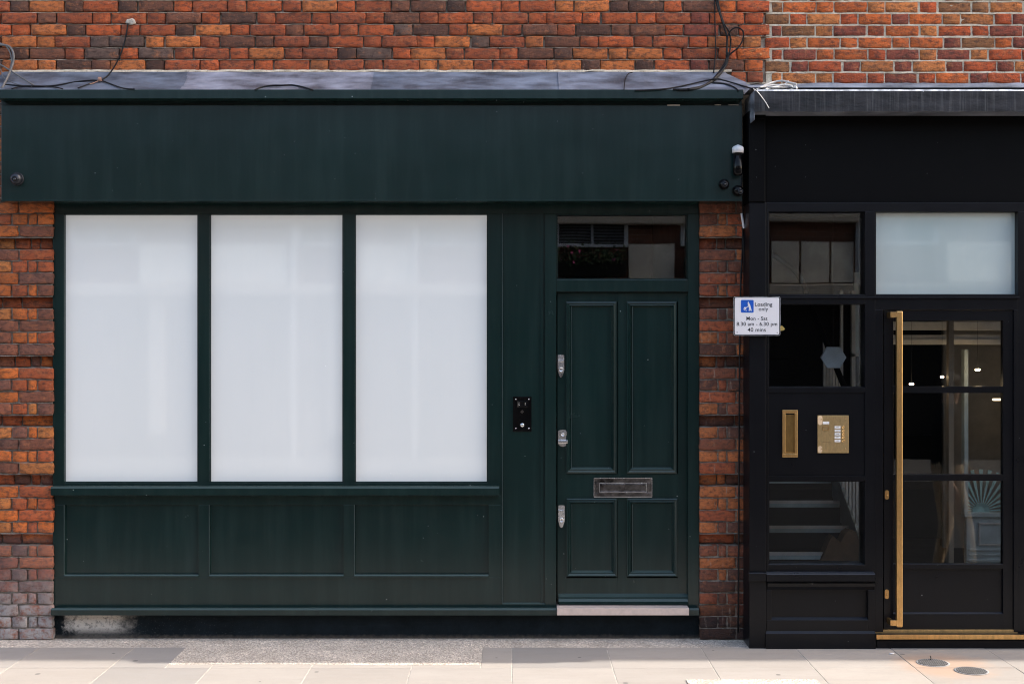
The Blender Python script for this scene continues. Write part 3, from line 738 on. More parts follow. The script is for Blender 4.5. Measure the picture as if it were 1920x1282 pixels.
# brass entry panel
ep = thing('brass_entry_panel', 'square brass door entry panel with a column of five name labels and buttons', 'intercom', (XX(1562, Yq), Yq, ZZ(849, Yq)))
q = MB(); q.p(1533, 1591.5, 778.5, 849, Yq - .010, Yq - .0005, .0015)
for x, y in ((1539.5, 785.5), (1584, 785.5), (1584.3, 840.8), (1540, 840.8)): q.lathe([(.0045, 0), (.004, -.003), (.001, -.004)], (XX(x, Yq), Yq - .010, ZZ(y, Yq)), n=10)
q.build('plate', 'brass_plate', ep)
q = MB(); q.frame(1542.5, 1554.7, 799, 807, 1, Yq - .0125, Yq - .010, 0); q.build('window_bezel', 'brass', ep)
for i in range(5):
    yy = 800.8 + i * 6.33
    q = MB(); q.p(1565, 1576, yy - 2.3, yy + 2.3, Yq - .0125, Yq - .0098, 0)
    q.p(1568, 1573, yy - .45, yy + .25, Yq - .0130, Yq - .0124, 0, 1)
    q.build('name_label', ['paper', 'iron'], ep)
    q = MB(); q.lathe([(.0088, 0), (.0088, -.003), (.0065, -.005), (.0055, -.0035), (.001, -.0035)], (XX(1580, Yq), Yq - .010, ZZ(yy, Yq)), n=18); q.build('button', 'brass', ep)
q = MB(); q.p(1543, 1554.8, 790, 794.8, Yq - .0125, Yq - .0098, 0); q.build('name_label', 'paper', ep)
q = MB()
for i in range(9): q.lathe([(.0016, 0), (.001, -.0015)], (XX(1543 + i * 1.7, Yq), Yq - .0102, ZZ(828 + .12 * i, Yq)), n=8)
q.build('speaker_grille', 'brass_dark', ep)
# drips of polish at the plate's corners
q = MB()
for (x, y, w, h) in ((1537, 787.5, .030, .060), (1536.8, 842, .028, .045)):
    q = MB(); q.prism(rrect(XX(x, Yq), ZZ(y, Yq), w, h, w * .49, 6), Yq - .0108, Yq - .0098)
    q.build('polish_mark', plain('pale_polish', (.72, .52, .32), .5, .2), ep)

# black entry panel
be = thing('black_entry_panel', 'small black glossy door entry panel with camera and one round button', 'intercom', (XX(979, .04), .04, ZZ(808, .04)))
Ye = .044
q = MB(); q.p(962, 996.5, 743.5, 808.5, Ye - .010, Ye - .0005, .001); q.build('plate', 'black_plastic', be)
q = MB(); q.p(969.5, 990.5, 752, 763, Ye - .0115, Ye - .0098, .0008); q.build('camera_window', 'lens', be)
q = MB()
for s_ in (-1, 1):
    q = MB(); q.tube([(XX(979, Ye) + s_ * (.0155 + .006 * math.cos(a)), Ye - .0125, ZZ(757, Ye) + .010 * math.sin(a)) for a in (-1.1, -.5, 0, .5, 1.1)], .0012, 5)
    q.build('camera_ring', 'chrome', be)
q = MB()
for i in range(-3, 4):
    for j in range(-3, 4):
        if abs(i) + abs(j) <= 3: q.lathe([(.0013, 0), (.0008, -.001)], (XX(979, Ye) + i * .0036, Ye - .0102, ZZ(771.5, Ye) + j * .0036), n=6)
q.build('speaker_grille', plain('grille_metal', (.25, .2, .17), .4, .6), be)
q = MB(); q.lathe([(.0125, 0), (.0125, -.003), (.011, -.0045), (.001, -.0045)], (XX(979.3, Ye), Ye - .010, ZZ(796.5, Ye)), n=24); q.p(976.5, 982, 796, 797.2, Ye - .0149, Ye - .0143, 0, 1)
q.build('button', ['chrome', 'iron'], be)
for x in (967, 991.5):
    for y in (748, 802.5):
        q = MB(); q.lathe([(.0044, 0), (.004, -.002), (.001, -.003)], (XX(x, Ye), Ye - .010, ZZ(y, Ye)), n=12); q.build('screw', 'chrome', be)

# ------------------------------------------------------------------ sign
Yn = -.262
sg = thing('loading_sign', 'white parking sign reading Loading only on the black pilaster edge', 'sign', (XX(1419, Yn), Yn, ZZ(629, Yn)))
cx_, cz_ = XX(1419.3, Yn), ZZ(592.5, Yn); W_, H_ = XX(1463.3, Yn) - XX(1375.5, Yn), ZZ(556, Yn) - ZZ(629, Yn)
q = MB(); q.prism(rrect(cx_, cz_, W_, H_, .012), Yn, Yn + .004, 0); q.build('plate', 'sign_black', sg)
q = MB()
oo, ii = rrect(cx_, cz_, W_, H_, .012), rrect(cx_, cz_, W_ - .004, H_ - .004, .011); n = len(oo); o = len(q.v)
q.v += [(x, Yn - .0012, z) for x, z in oo] + [(x, Yn - .0012, z) for x, z in ii]
for i in range(n): j = (i + 1) % n; q.face([o + i, o + j, o + n + j, o + n + i])
q.build('rim', 'lead_edge', sg)
q = MB(); q.prism(rrect(cx_, cz_, W_ - .015, H_ - .014, .008), Yn - .0015, Yn, 0); q.build('face', 'sign_white', sg)
q = MB()
def sc_(pts): return [(XX(1360 + x / 12.82, Yn), ZZ(540 + y / 12.82, Yn)) for x, y in pts]
q.prism(rrect(XX(1360 + 527 / 12.82, Yn), ZZ(540 + 438 / 12.82, Yn), .0795, .0795, .006), Yn - .0025, Yn - .0012, 0)
for pts in ([(533, 362), (548, 352), (572, 362), (596, 410), (612, 470), (628, 530), (638, 548), (606, 550), (588, 500), (578, 545), (590, 552), (560, 552), (566, 480), (545, 430), (538, 395)],
            [(548, 425), (556, 437), (500, 487), (478, 520), (468, 542), (425, 508), (431, 500), (462, 526), (488, 476)],
            [(438, 482), (470, 450), (494, 470), (466, 508)]):
    q.prism(sc_(pts), Yn - .0037, Yn - .0026, 1)
q.lathe([(.0040, 0), (.0038, -.0010)], (XX(1360 + 552 / 12.82, Yn), Yn - .0027, ZZ(540 + 343 / 12.82, Yn)), n=14, mi=1)
q.lathe([(.0034, 0), (.0032, -.0010)], (XX(1360 + 498 / 12.82, Yn), Yn - .0027, ZZ(540 + 540 / 12.82, Yn)), n=12, mi=1)
q.build('loading_symbol', ['sign_blue', 'sign_white'], sg)
def text_mesh(txt, cx, cy, wpx, parent, Y, name='lettering'):
    cu = bpy.data.curves.new('t', 'FONT'); cu.body = txt; cu.align_x = 'CENTER'; cu.align_y = 'CENTER'; cu.size = 1; cu.offset = .009; cu.space_character = 1.06
    ob = bpy.data.objects.new('t', cu); COL.objects.link(ob); bpy.context.view_layer.update()
    w = ob.dimensions.x; s_ = (wpx * (D + Y) / F) / w
    me = bpy.data.meshes.new_from_object(ob.evaluated_get(bpy.context.evaluated_depsgraph_get()))
    COL.objects.unlink(ob); bpy.data.objects.remove(ob)
    xs_ = [v.co.x for v in me.vertices]; ctr = (min(xs_) + max(xs_)) / 2
    q = MB(); o = 0
    q.v = [(XX(cx, Y) + (v.co.x - ctr) * s_, Y, ZZ(cy, Y) + v.co.y * s_) for v in me.vertices]
    for p in me.polygons: q.face(list(p.vertices))
    return q
allq = MB()
for txt, x, y, w in (('Loading', 1431.8, 570.8, 32.5), ('only', 1431.4, 579.6, 17.5), ('Mon - Sat', 1419.3, 597.3, 39.5), ('8.30 am - 6.30 pm', 1419.2, 607.6, 76), ('40 mins', 1419, 618.4, 34)):
    text_mesh(txt, x, y, w, sg, Yn - .0022).build('lettering', 'sign_black', sg)
for x, y in ((1382, 623), (1457, 623.6)):
    q = MB(); q.lathe([(.0032, 0), (.002, -.001)], (XX(x, Yn), Yn - .0016, ZZ(y, Yn)), n=10); q.build('screw', 'sign_black', sg)
q = MB(); q.box(XX(1410, Yn), XX(1428, Yn), Yn + .004, YB - .016, ZZ(612, Yn), ZZ(574, Yn)); q.build('bracket', 'sign_black', sg)
q = MB(); q.prism(pz([(1463, 611.5), (1466.5, 610.5), (1471.8, 616.5), (1469.5, 619), (1463, 620.5)], YP), YP - .0012, YP - .0002); tag(q.build('sticker', 'yellow'), 'scrap of yellow paper on the glass beside the white sign', 'sticker')

# ------------------------------------------------------------------ cameras and such
def dome(cx, cy, Y, r, label, mat, look=(0, 0)):
    t = thing('security_camera', label, 'camera', (XX(cx, Y), Y, ZZ(cy, Y)), 'dome security cameras on the green fascia')
    q = MB(); q.lathe([(r * 1.0, 0), (r * 1.0, -.012), (r * .95, -.018)], (XX(cx, Y), Y, ZZ(cy, Y)), n=32); q.build('mount', mat, t)
    q = MB(); prof = [(r * .93 * math.cos(a), -.016 - r * .95 * math.sin(a)) for a in [i * math.pi / 2 / 10 for i in range(10)]] + [(.002, -.016 - r * .95)]
    q.lathe(prof, (XX(cx, Y), Y, ZZ(cy, Y)), n=32); q.build('ball', mat, t)
    q = MB(); c = (XX(cx, Y) + look[0], Y - .016 - r * .74, ZZ(cy, Y) + look[1])
    q.lathe([(r * .48, 0), (r * .48, -.016), (r * .40, -.020), (r * .36, -.013)], c, n=24, mi=0); q.lathe([(r * .30, 0), (r * .28, -.018), (.001, -.021)], c, n=20, mi=1)
    q.build('lens', ['dome', 'lens'], t)
dome(33, 336, -.17, .043, 'chrome grey ball camera at the left end of the green fascia', 'dome', (.004, -.008))
dome(1357, 346, -.17, .034, 'black ball camera on the green fascia below the white capped sensor', 'black_plastic', (0, -.006))
dome(1383, 358, -.17, .036, 'dull black ball camera at the right bottom corner of the green fascia', 'black_plastic', (.008, -.01))
wc = thing('white_capped_sensor', 'black tube lamp with a pointed white cap near the right end of the green fascia', 'sensor', (XX(1383, -.2), -.2, ZZ(320, -.2)))
q = MB(); C_ = (XX(1383, -.2), -.21, 0)
q.lathe([(.036, ZZ(287.5, -.2)), (.037, ZZ(278, -.2)), (.030, ZZ(275.5, -.2)), (.004, ZZ(272, -.2))], C_, 'Z', 26); q.build('cap', 'white_plastic', wc)
q = MB(); q.lathe([(.020, ZZ(330, -.2)), (.030, ZZ(326, -.2)), (.031, ZZ(288, -.2))], C_, 'Z', 22); q.box(C_[0] - .012, C_[0] + .012, -.20, -.16, ZZ(318, -.2), ZZ(300, -.2)); q.build('body', 'black_plastic', wc)

# ------------------------------------------------------------------ cables
def lay(x, z, y_, r):
    # keep a cable on top of the sheet or ledge it crosses
    if 20 < x < 1392 and 134 < z < 172:
        s_ = -.036 + (z - 135.5) / 18.5 * -.094 if z < 154 else (-.13 + (z - 154) / 13.5 * -.11 if z < 167.5 else -.252)
        y_ = min(y_, s_ - r - .006)
    return (XX(x, y_), y_, ZZ(z, y_))
def cab(name, label, sets, mat, group=None):
    q = MB()
    for pts, r in sets: q.tube([lay(x, z, y_, r * 1.3) for x, z, y_ in pts], r * 1.3, 7)
    return tag(q.build(name, mat), label, 'cable', group)
W0, L0 = YW - .012, -.17
cab('cable_bundle', 'bundle of black cables looping down the brickwork onto the right end of the green shopfront', [
    ([(1340, -60, W0), (1340, 0, W0), (1341, 69, W0), (1342, 94, W0), (1338, 137, W0)], .0032),
    ([(1341, -60, W0), (1343, 0, W0), (1352, 34, W0 - .01), (1362, 65, W0 - .01), (1363, 86, W0 - .01), (1361.7, 111, W0 - .02), (1350, 133, -.07), (1330, 155, -.14), (1305, 167, -.19), (1270, 168.5, -.2)], .0045),
    ([(1345, -60, W0), (1346, 0, W0), (1356, 41, W0 - .01), (1367, 60, W0 - .01), (1370, 82, W0), (1367, 103, W0 - .01), (1362, 118, -.06), (1352, 138, -.09), (1328, 158, -.15), (1300, 166, -.18), (1262, 168, -.19)], .004),
    ([(1362, 108, W0 - .02), (1364, 72, W0 - .02), (1371, 57, W0 - .03), (1383, 52, W0 - .04), (1393.5, 60, W0 - .04), (1392, 76, W0 - .03), (1383, 91, W0 - .03), (1366, 105, W0 - .02), (1356, 130, -.07), (1340, 151, -.13), (1318, 162, -.17)], .004),
    ([(1364, 98, W0 - .02), (1362, 120, -.06), (1346, 141, -.10), (1322, 160, -.16), (1290, 168, -.19)], .006),
    ([(1351, 149, -.14), (1339, 148.5, -.15), (1308, 155, -.16), (1267, 164, -.18), (1235, 168, -.2), (1190, 170, -.2)], .0036),
    ([(1340, 149, -.15), (1351, 149.5, -.15), (1375, 156, -.17), (1398, 163, -.22), (1418, 169, -.37)], .0036),
    ([(1335, 156, -.16), (1345, 156, -.17), (1357, 157, -.17), (1375, 163, -.19), (1385, 170.5, -.205)], .0036),
    ([(1170, 168, -.19), (1172, 150, -.14), (1178, 139, -.06), (1186, 136, -.05)], .0022)], 'rubber')
cab('black_cable', 'thin black cable dropping from a plaster dab onto the left flashing', [
    ([(240, 44, W0), (235.5, 72, W0), (227, 100, W0 - .005), (217, 121, W0 - .01), (204, 140, -.07), (190, 150, -.12), (170, 151, -.13), (140, 154, -.14), (100, 161, -.17), (60, 162, -.18), (10, 159, -.17)], .0036),
    ([(188, 151, -.13), (166, 158, -.15), (146, 165.5, -.18)], .0032), ([(190, 151, -.13), (211, 159, -.16), (232, 166, -.185), (252, 167.5, -.19)], .0034),
    ([(22, 167, -.2), (40, 162, -.19), (70, 161.5, -.18), (98, 163, -.18), (118, 167, -.19)], .003)], 'rubber')
q = MB()
for i in range(4): q.tube([(XX(186 + i * 1.5, -.13) , -.145 + .009 * math.cos(a), ZZ(150, -.13) + .013 * math.sin(a)) for a in [k * math.pi / 4 for k in range(9)]], .002, 5)
q.tube([lay(184, 152, -.14, .004), lay(175, 156, -.15, .004), lay(166, 158, -.15, .004)], .0035, 6)
tag(q.build('wire_tie', 'wire'), 'pinkish wire tie knotted round the black cable on the left flashing', 'tie')
cab('grey_cable', 'grey cable loop and straight rod at the far left end of the cornice', [
    ([(-30, 70, W0), (0, 81.5, W0), (10.5, 86, W0 - .01), (19, 99, W0 - .02), (21.6, 113, W0 - .03), (20, 126, -.08), (14, 143, -.14), (4, 165, -.21)], .0038),
    ([(-10, 84, W0), (13, 86, W0 - .01), (22, 93, W0 - .02), (25.7, 106, W0 - .03), (23.4, 122, -.08), (15, 143, -.15), (3, 167, -.21)], .0060),
    ([(-30, 105, -.05), (0, 121, -.08), (23, 135, -.12), (63, 160, -.2)], .0042),
    ([(-5, 120, -.06), (2, 133, -.1), (7, 146, -.15), (23, 155, -.17), (38, 159.5, -.19), (60, 162.5, -.19)], .0020)], 'grey_sheath')
cab('black_cable', 'short black cable arching over the lead flashing above the middle window', [
    ([(478, 169, -.2), (490, 164, -.19), (508, 160.8, -.17), (530, 160.2, -.165), (549, 159.8, -.165), (568, 163.5, -.18), (586, 169, -.2)], .0036)], 'rubber')
Lw = -.34
cab('white_cable', 'white cable coiled in a heap on the left end of the lead canopy', [
    ([(1424, 165, -.25), (1440, 158, -.2), (1455, 153.5, -.17), (1468, 152, -.2), (1480, 155, -.25), (1493, 158, -.3)], .0050),
    ([(1418, 168, Lw), (1440, 161, -.25), (1460, 160, -.22), (1480, 160, -.25), (1494, 163, -.3)], .0042),
    ([(1435, 168, -.35), (1455, 163, -.28), (1470, 160, -.25), (1478, 152.5, -.22)], .0050),
    ([(1452, 166, -.3), (1465, 160, -.28), (1482, 161, -.3), (1487, 165, -.33), (1492, 163.5, -.34), (1494, 167, -.35)], .0045),
    ([(1430, 166, -.3), (1450, 165, -.32), (1475, 165.5, -.3), (1485, 168, -.33)], .0050),
    ([(1412, 167, -.37), (1419, 171, -.37), (1430, 184.6, -.37), (1436, 193, -.37), (1442, 203.5, -.372)], .0022)], 'white_sheath')
cab('black_cable', 'black cable running straight down the dark brick pier beside the black pilaster', [
    ([(1388, 300, -.16), (1391, 372, -.16), (1393, 400, -.05), (1392, 470, -.012), (1388, 560, -.012), (1386, 800, -.012), (1385, 1000, -.012), (1384, 1185, -.012)], .0042),
    ([(1394, 430, -.02), (1395.5, 560, -.012), (1395, 800, -.012), (1396, 1100, -.012), (1396, 1196, -.012)], .0030)], 'rubber')
q = MB(); q.tube([(XX(1390.5, -.05), -.05, ZZ(400, -.05)), (XX(1392.5, -.045), -.045, ZZ(414, -.05)), (XX(1395, -.04), -.04, ZZ(428, -.05))], .0075, 8)
tag(q.build('cable_sleeve', 'white_plastic'), 'short white sleeve on the black cable at the top of the dark brick pier', 'sleeve')

# ------------------------------------------------------------------ ground
gr = MB(); gr.box(-400, 400, -400, 400, -.6, -.3); tag(gr.build('ground', 'asphalt'), None, None, None, 'structure')
rd = MB(); rd.box(-60, 60, -9.8, -2.75, -.29, -.11); tag(rd.build('road', 'asphalt'), None, None, None, 'structure')
pv = MB()
pv.box(-60, 60, -2.6, .6, -.25, -.0022, 0, 1); pv.box(-60, 60, -2.74, -2.6, -.25, -.001, .01, 2)
rows = [-.19, -.70, -1.30, -1.95, -2.6]
SH = [(.355, .32, .285), (.375, .335, .295), (.325, .30, .275), (.36, .325, .29)]
PATCH = (-2.07, -.187)
for r in range(4):
    ya, yb_ = rows[r + 1], rows[r]
    offs = [0, 0, .0, .3][r]
    for i in range(-22, 22):
        xa, xb = i * .6 + offs, (i + 1) * .6 + offs
        if r == 0:
            if xb > PATCH[0] and xa < PATCH[0]: xb = PATCH[0]
            elif xa < PATCH[1] < xb: xa = PATCH[1]
            elif xa >= PATCH[0] and xb <= PATCH[1]: continue
        if i in (-6, -5) and r == 0 and False: pass
        j = .0028; c = rnd.choice(SH); k = rnd.uniform(.9, 1.08)
        pv.box(xa + j, xb - j, ya + j, yb_ - j, -.05, rnd.uniform(-.0008, .0010), .0015, 0, tuple(v * k for v in c))
for xa, xb in ((-2.07, -1.8), (-1.8, -1.2), (-1.2, -.6), (-.6, -.187)): pv.box(xa + .003, xb - .003, -.697, -.60, -.05, 0, .001, 0, SH[1])
tag(pv.build('pavement', ['slab', 'joint', 'kerb']), None, None, None, 'structure')
ag = MB()
def wavy(xa, xb, y0, y1f, z, seg=.05):
    n = int((xb - xa) / seg); o = len(ag.v)
    for i in range(n + 1):
        x = xa + (xb - xa) * i / n; ag.v += [(x, y1f(x), z), (x, y0 + (rnd.gauss(0, .003) if 0 < i < n else 0), z + .004)]
    for i in range(n): ag.face([o + 2 * i, o + 2 * i + 2, o + 2 * i + 3, o + 2 * i + 1])
wavy(-8, 1.62, .07, lambda x: -.19 + rnd.gauss(0, .003), -.001)
wavy(PATCH[0], PATCH[1], -.188, lambda x: -.625 + .012 * math.sin(x * 3) + rnd.gauss(0, .003), .0006, .03)
wavy(1.0, 1.75, -.98, lambda x: -1.6, .0012)
tag(ag.build('gravel_strip_ground', 'gravel'), None, None, None, 'structure')
op = MB(); op.box(-60, 60, -13.2, -9.8, -.25, 0); tag(op.build('opposite_pavement', 'iron'), None, None, None, 'structure')
def drain(cx, cy, label):
    Yd_ = cy; t = thing('drain_cover', label, 'drain cover', (cx, cy, .001), 'round drain covers in the pavement')
    q = MB(); q.lathe([(.098, .0015), (.098, .0035), (.088, .0035), (.086, .002), (.001, .002)], (cx, cy, 0), 'Z', 40); q.build('ring', 'kerb', t)
    q = MB()
    for i in range(-7, 8):
        x = i * .0115; h = math.sqrt(max(0, .084 ** 2 - x * x))
        if h > .01: q.box(cx + x - .0035, cx + x + .0035, cy - h, cy + h, .0025, .0075, .001)
    q.build('grille', 'iron', t)
d_ = CZ * F
def gp(px, py): d = d_ / (py - CY); return (px - CX) * d / F, d - D
a = gp(1749, 1242.5); drain(a[0], a[1], 'round ribbed drain cover nearer the brass threshold with a twig over it')
a = gp(1821.5, 1257.5); drain(a[0], a[1], 'round ribbed drain cover set further out from the brass threshold')
a = gp(1745, 1239); q = MB(); q.tube([(a[0], a[1], .010), (a[0] + .008, a[1] + .02, .014), (a[0] + .014, a[1] + .05, .02)], .003, 6)
tag(q.build('twig', 'rubber'), 'short dark twig lying across the edge of a drain cover', 'twig')
a = gp(1672, 1226.5); q = MB(); q.tube([(a[0] - .014, a[1] - .004, .006), (a[0] + .016, a[1] + .010, .006)], .0045, 8)
tag(q.build('cigarette_end', 'white_plastic'), 'white cigarette end on the paving in front of the black plinth', 'litter')

# ------------------------------------------------------------------ inside the black shop
M['wall_dark'] = plain('dark_wall', (.020, .020, .020), .8); M['wall_warm'] = plain('warm_grey_wall', (.62, .57, .50), .8)
M['grey_paint'] = plain('grey_blue_paint', (.58, .68, .70), .5); M['pale_paint'] = plain('pale_paint', (.75, .74, .72), .5)
M['nosing'] = plain('stair_nosing', (.85, .80, .77), .35); M['tan'] = plain('tan_post', (.34, .28, .22), .6)
rm = MB()
rm.box(1.55, 1.62, -.05, 3.6, 0, 3.2, 0, 0); rm.box(1.62, 6.2, -.05, 3.6, 0, .12, 0, 0); rm.box(1.62, 6.2, -.05, 3.6, 3.1, 3.2, 0, 0)
rm.box(1.62, 6.2, 3.55, 3.6, .12, 3.1, 0, 0); rm.box(3.82, 6.2, 3.0, 3.05, .12, 3.1, 0, 1); rm.box(6.15, 6.2, -.05, 3.6, .12, 3.1, 0, 0)
tag(rm.build('shop_wall', ['wall_dark', 'wall_warm']), None, None, None, 'structure')
st = thing('staircase', 'dark stairs with pale nosings and grey spindles behind the lowest window', 'staircase', (2.05, .7, .12))
q = MB(); q2 = None
ST = []
for i in range(11):
    y = .667 + .25 * i; z = .455 + .1505 * (i)
    ST.append((y, z)); q.box(1.63, 2.44, y + .012, y + .27, max(.12, z - .16), z - .03)
q.build('tread', 'wall_dark', st) if False else q.build('stair_body', 'wall_dark', st)
for i, (y, z) in enumerate(ST[:6]):
    w = MB(); w.box(1.63, 2.43, y - .012, y + .012, z - .012, z + .010, .002); w.box(1.63, 2.43, y - .008, y + .01, z - .040, z - .013, 0, 1); w.build('nosing', ['nosing', 'grey_paint'], st)
w = MB(); o = len(w.v)
for (y, z) in (ST[0], ST[4]):
    for x in (2.44, 2.475): w.v += [(x, y - .12, z - .22), (x, y - .12, z + .04)]
w.face([o, o + 1, o + 5, o + 4]); w.face([o + 2, o + 3, o + 7, o + 6]); w.face([o + 1, o + 3, o + 7, o + 5]); w.face([o, o + 1, o + 3, o + 2]); w.build('string', 'grey_paint', st)
for i in range(13):
    y = .60 + .095 * i; z = .455 + .602 * (y - .667)
    w = MB(); w.box(2.448, 2.467, y - .012, y + .012, z + .0, z + .86, .002); w.build('spindle', 'pale_paint', st)
w = MB(); w.tube([(2.457, .50, 1.18), (2.457, .60, 1.29), (2.457, .9, 1.47), (2.457, 1.6, 1.89), (2.457, 2.2, 2.25), (2.44, 2.6, 2.52), (2.3, 2.9, 2.7)], .022, 10); w.build('handrail', 'wall_dark', st)
# solid hexagonal panel added inside, for a pale shape in the glass
q = MB(); hx, hz, hY = XX(1563, .4), ZZ(670, .4), .4; r_ = 24 * (D + hY) / F
q.prism([(hx + r_ * math.cos(math.radians(k * 60)), hz + r_ * .95 * math.sin(math.radians(k * 60))) for k in range(6)], hY, hY + .02, 0)
q.tube([(hx, hY + .01, hz + r_ * .8), (hx, hY + .01, 3.1)], .003, 5, 1)
tag(q.build('added_hexagonal_panel', [plain('pale_added_panel', (.70, .76, .82), .3), 'rubber']), 'added pale grey hexagonal hanging panel behind the left middle pane', 'lamp')
# tall white casement frame further inside
q = MB()
for a, b in ((1576, 1581), (1597, 1604), (1614, 1617)): q.box(XX(a, 1.9), XX(b, 1.9), 1.9, 1.94, .5, ZZ(470, 1.9) if a > 1600 else ZZ(545, 1.9))
q.box(XX(1597, 1.9), XX(1640, 1.9), 1.9, 1.94, ZZ(668, 1.9), ZZ(662, 1.9)); q.box(XX(1604, 1.9), XX(1640, 1.9), 1.945, 1.95, ZZ(662, 1.9), 2.5, 0, 1)
tag(q.build('inner_casement', ['pale_paint', 'grey_paint']), 'pale grey inner window frame behind the left middle pane', 'window')
# paper bag on the stairs
q = MB(); by = .63
o = len(q.v)
pts = pz([(1535, 1060), (1556, 1008), (1561, 1003.5), (1575, 1016), (1584, 998), (1592, 993), (1604, 996), (1612, 1022), (1614, 1060)], by)
q.prism(pts, by - .02, by + .10)
tag(q.build('paper_bag', plain('brown_paper', (.17, .10, .055), .8, 0, .3, 10)), 'crumpled brown paper bags at the foot of the dark stairs', 'bag')
# glazed screen with dado panel
sc2 = thing('inner_screen', 'grey panelled inner screen seen through the glazed door', 'screen', (3.4, .8, .12))
Yi = .8
q = MB(); q.box(XX(1812, Yi), 4.9, Yi, Yi + .05, .12, ZZ(968, Yi), .004); q.box(XX(1806, Yi), 4.9, Yi - .03, Yi + .05, ZZ(968, Yi), ZZ(960, Yi), .004)
for yy in (1030, 1040, 1050): q.box(XX(1816, Yi), 4.9, Yi - .012, Yi, ZZ(yy + 2, Yi), ZZ(yy - 2, Yi), .002)
q.build('dado', 'grey_paint', sc2)
q = MB(); q.moulding(0, 0, 0, 0, 0, [(0, 0)]) if False else None
X0, X1, Z0, Z1 = XX(1834, Yi), XX(1834, Yi) + .5, ZZ(1022, Yi), ZZ(979, Yi)
for e in ((X0, X1, Z1 - .012, Z1), (X0, X1, Z0, Z0 + .012), (X0, X0 + .012, Z0 + .012, Z1 - .012)): q.box(e[0], e[1], Yi - .014, Yi, e[2], e[3], .002)
q.build('panel_moulding', 'pale_paint', sc2)
q = MB(); q.box(XX(1807, Yi), XX(1815, Yi), Yi - .01, Yi + .05, ZZ(960, Yi), ZZ(655, Yi), .004); q.build('post', 'grey_paint', sc2)
q = MB(); q.box(2.62, 4.9, Yi - .02, Yi + .06, ZZ(646, Yi), ZZ(636, Yi), .004); q.box(2.62, 4.9, Yi, Yi + .05, ZZ(636, Yi), ZZ(628, Yi), 0); q.box(2.62, 4.9, Yi - .03, Yi + .05, ZZ(619, Yi), ZZ(603, Yi), .003); q.build('top_rail', 'wall_warm', sc2)
q = MB(); sx, sz = XX(1841, Yi), ZZ(958.5, Yi)
for k in range(15):
    a = math.radians(4 + k * 12.3); r1 = min(.30, (sx - XX(1816, Yi)) / max(.05, -math.cos(a)) if math.cos(a) < 0 else .30); da = math.radians(2.6)
    q.prism([(sx + .03 * math.cos(a - da), sz + .03 * math.sin(a - da)), (sx + r1 * math.cos(a - da), sz + r1 * math.sin(a - da)), (sx + r1 * math.cos(a + da), sz + r1 * math.sin(a + da)), (sx + .03 * math.cos(a + da), sz + .03 * math.sin(a + da))], Yi + .012, Yi + .018)
q.lathe([(.06, 0), (.06, .006)], (sx, Yi + .012, sz), n=24)
q.build('sunburst', plain('pale_teal', (.55, .88, .86), .5), sc2)
q = MB(); q.box(XX(1779, .5), XX(1789, .5), .5, .55, .12, 3.1, .003); tag(q.build('inner_post', 'tan'), 'narrow tan post standing inside behind the glazed door', 'post')
E = bpy.data.materials.new('lamp_glow'); E.use_nodes = True; nt = E.node_tree; nt.nodes.clear(); o_ = node(nt, 'ShaderNodeOutputMaterial'); em = node(nt, 'ShaderNodeEmission'); em.inputs[0].default_value = (1, .72, .42, 1); em.inputs[1].default_value = 22; L(nt, em.outputs[0], o_.inputs[0])
for i, (px, py, w, lab) in enumerate(((1709, 720, .017, 'small warm lit lamp low inside the door beside the brass handle'), (1766.5, 706.5, .013, 'small warm lit lamp left of the tan post inside the door'), (1833, 693, .019, 'largest warm lit lamp right of the tan post inside the door'))):
    Yl = .62; t = thing('hanging_lamp', lab, 'lamp', (XX(px, Yl), Yl, ZZ(py, Yl)), 'small lit lamps inside the shop')
    q = MB(); q.lathe([(w * .6, -.006), (w, 0), (w * .7, .006)], (XX(px, Yl), Yl, ZZ(py, Yl)), 'Z', 16, sy=.7); q.build('bulb', E, t)
    q = MB(); q.tube([(XX(px, Yl), Yl, ZZ(py, Yl) + .006), (XX(px, Yl), Yl, 3.1)], .0008, 4); q.build('flex', 'void', t)
E2 = E.copy(); E2.node_tree.nodes['Emission'].inputs[1].default_value = 1.1
q = MB(); q.box(XX(1863, 2.5), 4.45, 2.5, 2.53, ZZ(751, 2.5), ZZ(747, 2.5), .003); tag(q.build('strip_lamp', E2), 'short glowing amber strip lamp by the right edge of the door glass', 'lamp')

# ------------------------------------------------------------------ the other side of the street (seen in the glass)
M['cream'] = plain('cream_stone', (.52, .47, .40), .8, 0, .1, 2); M['panelw'] = plain('stained_render', (.85, .78, .68), .8, 0, .25, 3)
M['sash'] = plain('sash_white', (.62, .66, .70), .5); M['leafy'] = plain('box_leaves', (.04, .07, .03), .7, 0, .5, 30); M['pink'] = plain('pink_petals', (.65, .12, .32), .6)
ob = thing('opposite_building', 'brick building across the street reflected in the glass', 'building', (0, -13.3, 0))
Yo = -13.2
q = MB(); q.box(-20, 20, Yo - 6, Yo, 2.8, 6.3); q.box(-20, 20, Yo - 6, Yo + .0, 0, .4, 0, 1); q.build('wall', ['pattern', 'black'], ob)
q = MB(); q.box(-20, 20, Yo, Yo + .2, 3.92, 4.12, .02); q.box(-20, 20, Yo, Yo + .25, 2.72, 2.9, .02)
for x in range(-18, 19, 3): q.box(x - .12, x + .12, Yo - .1, Yo + .1, .4, 2.72, .01)
q.build('stringcourse', 'cream', ob)
q = MB(); q.box(-20, 20, Yo - .3, Yo - .2, .4, 2.8); q.build('shop_glass', plain('dark_shop_glass', (.02, .022, .025), .1), ob)
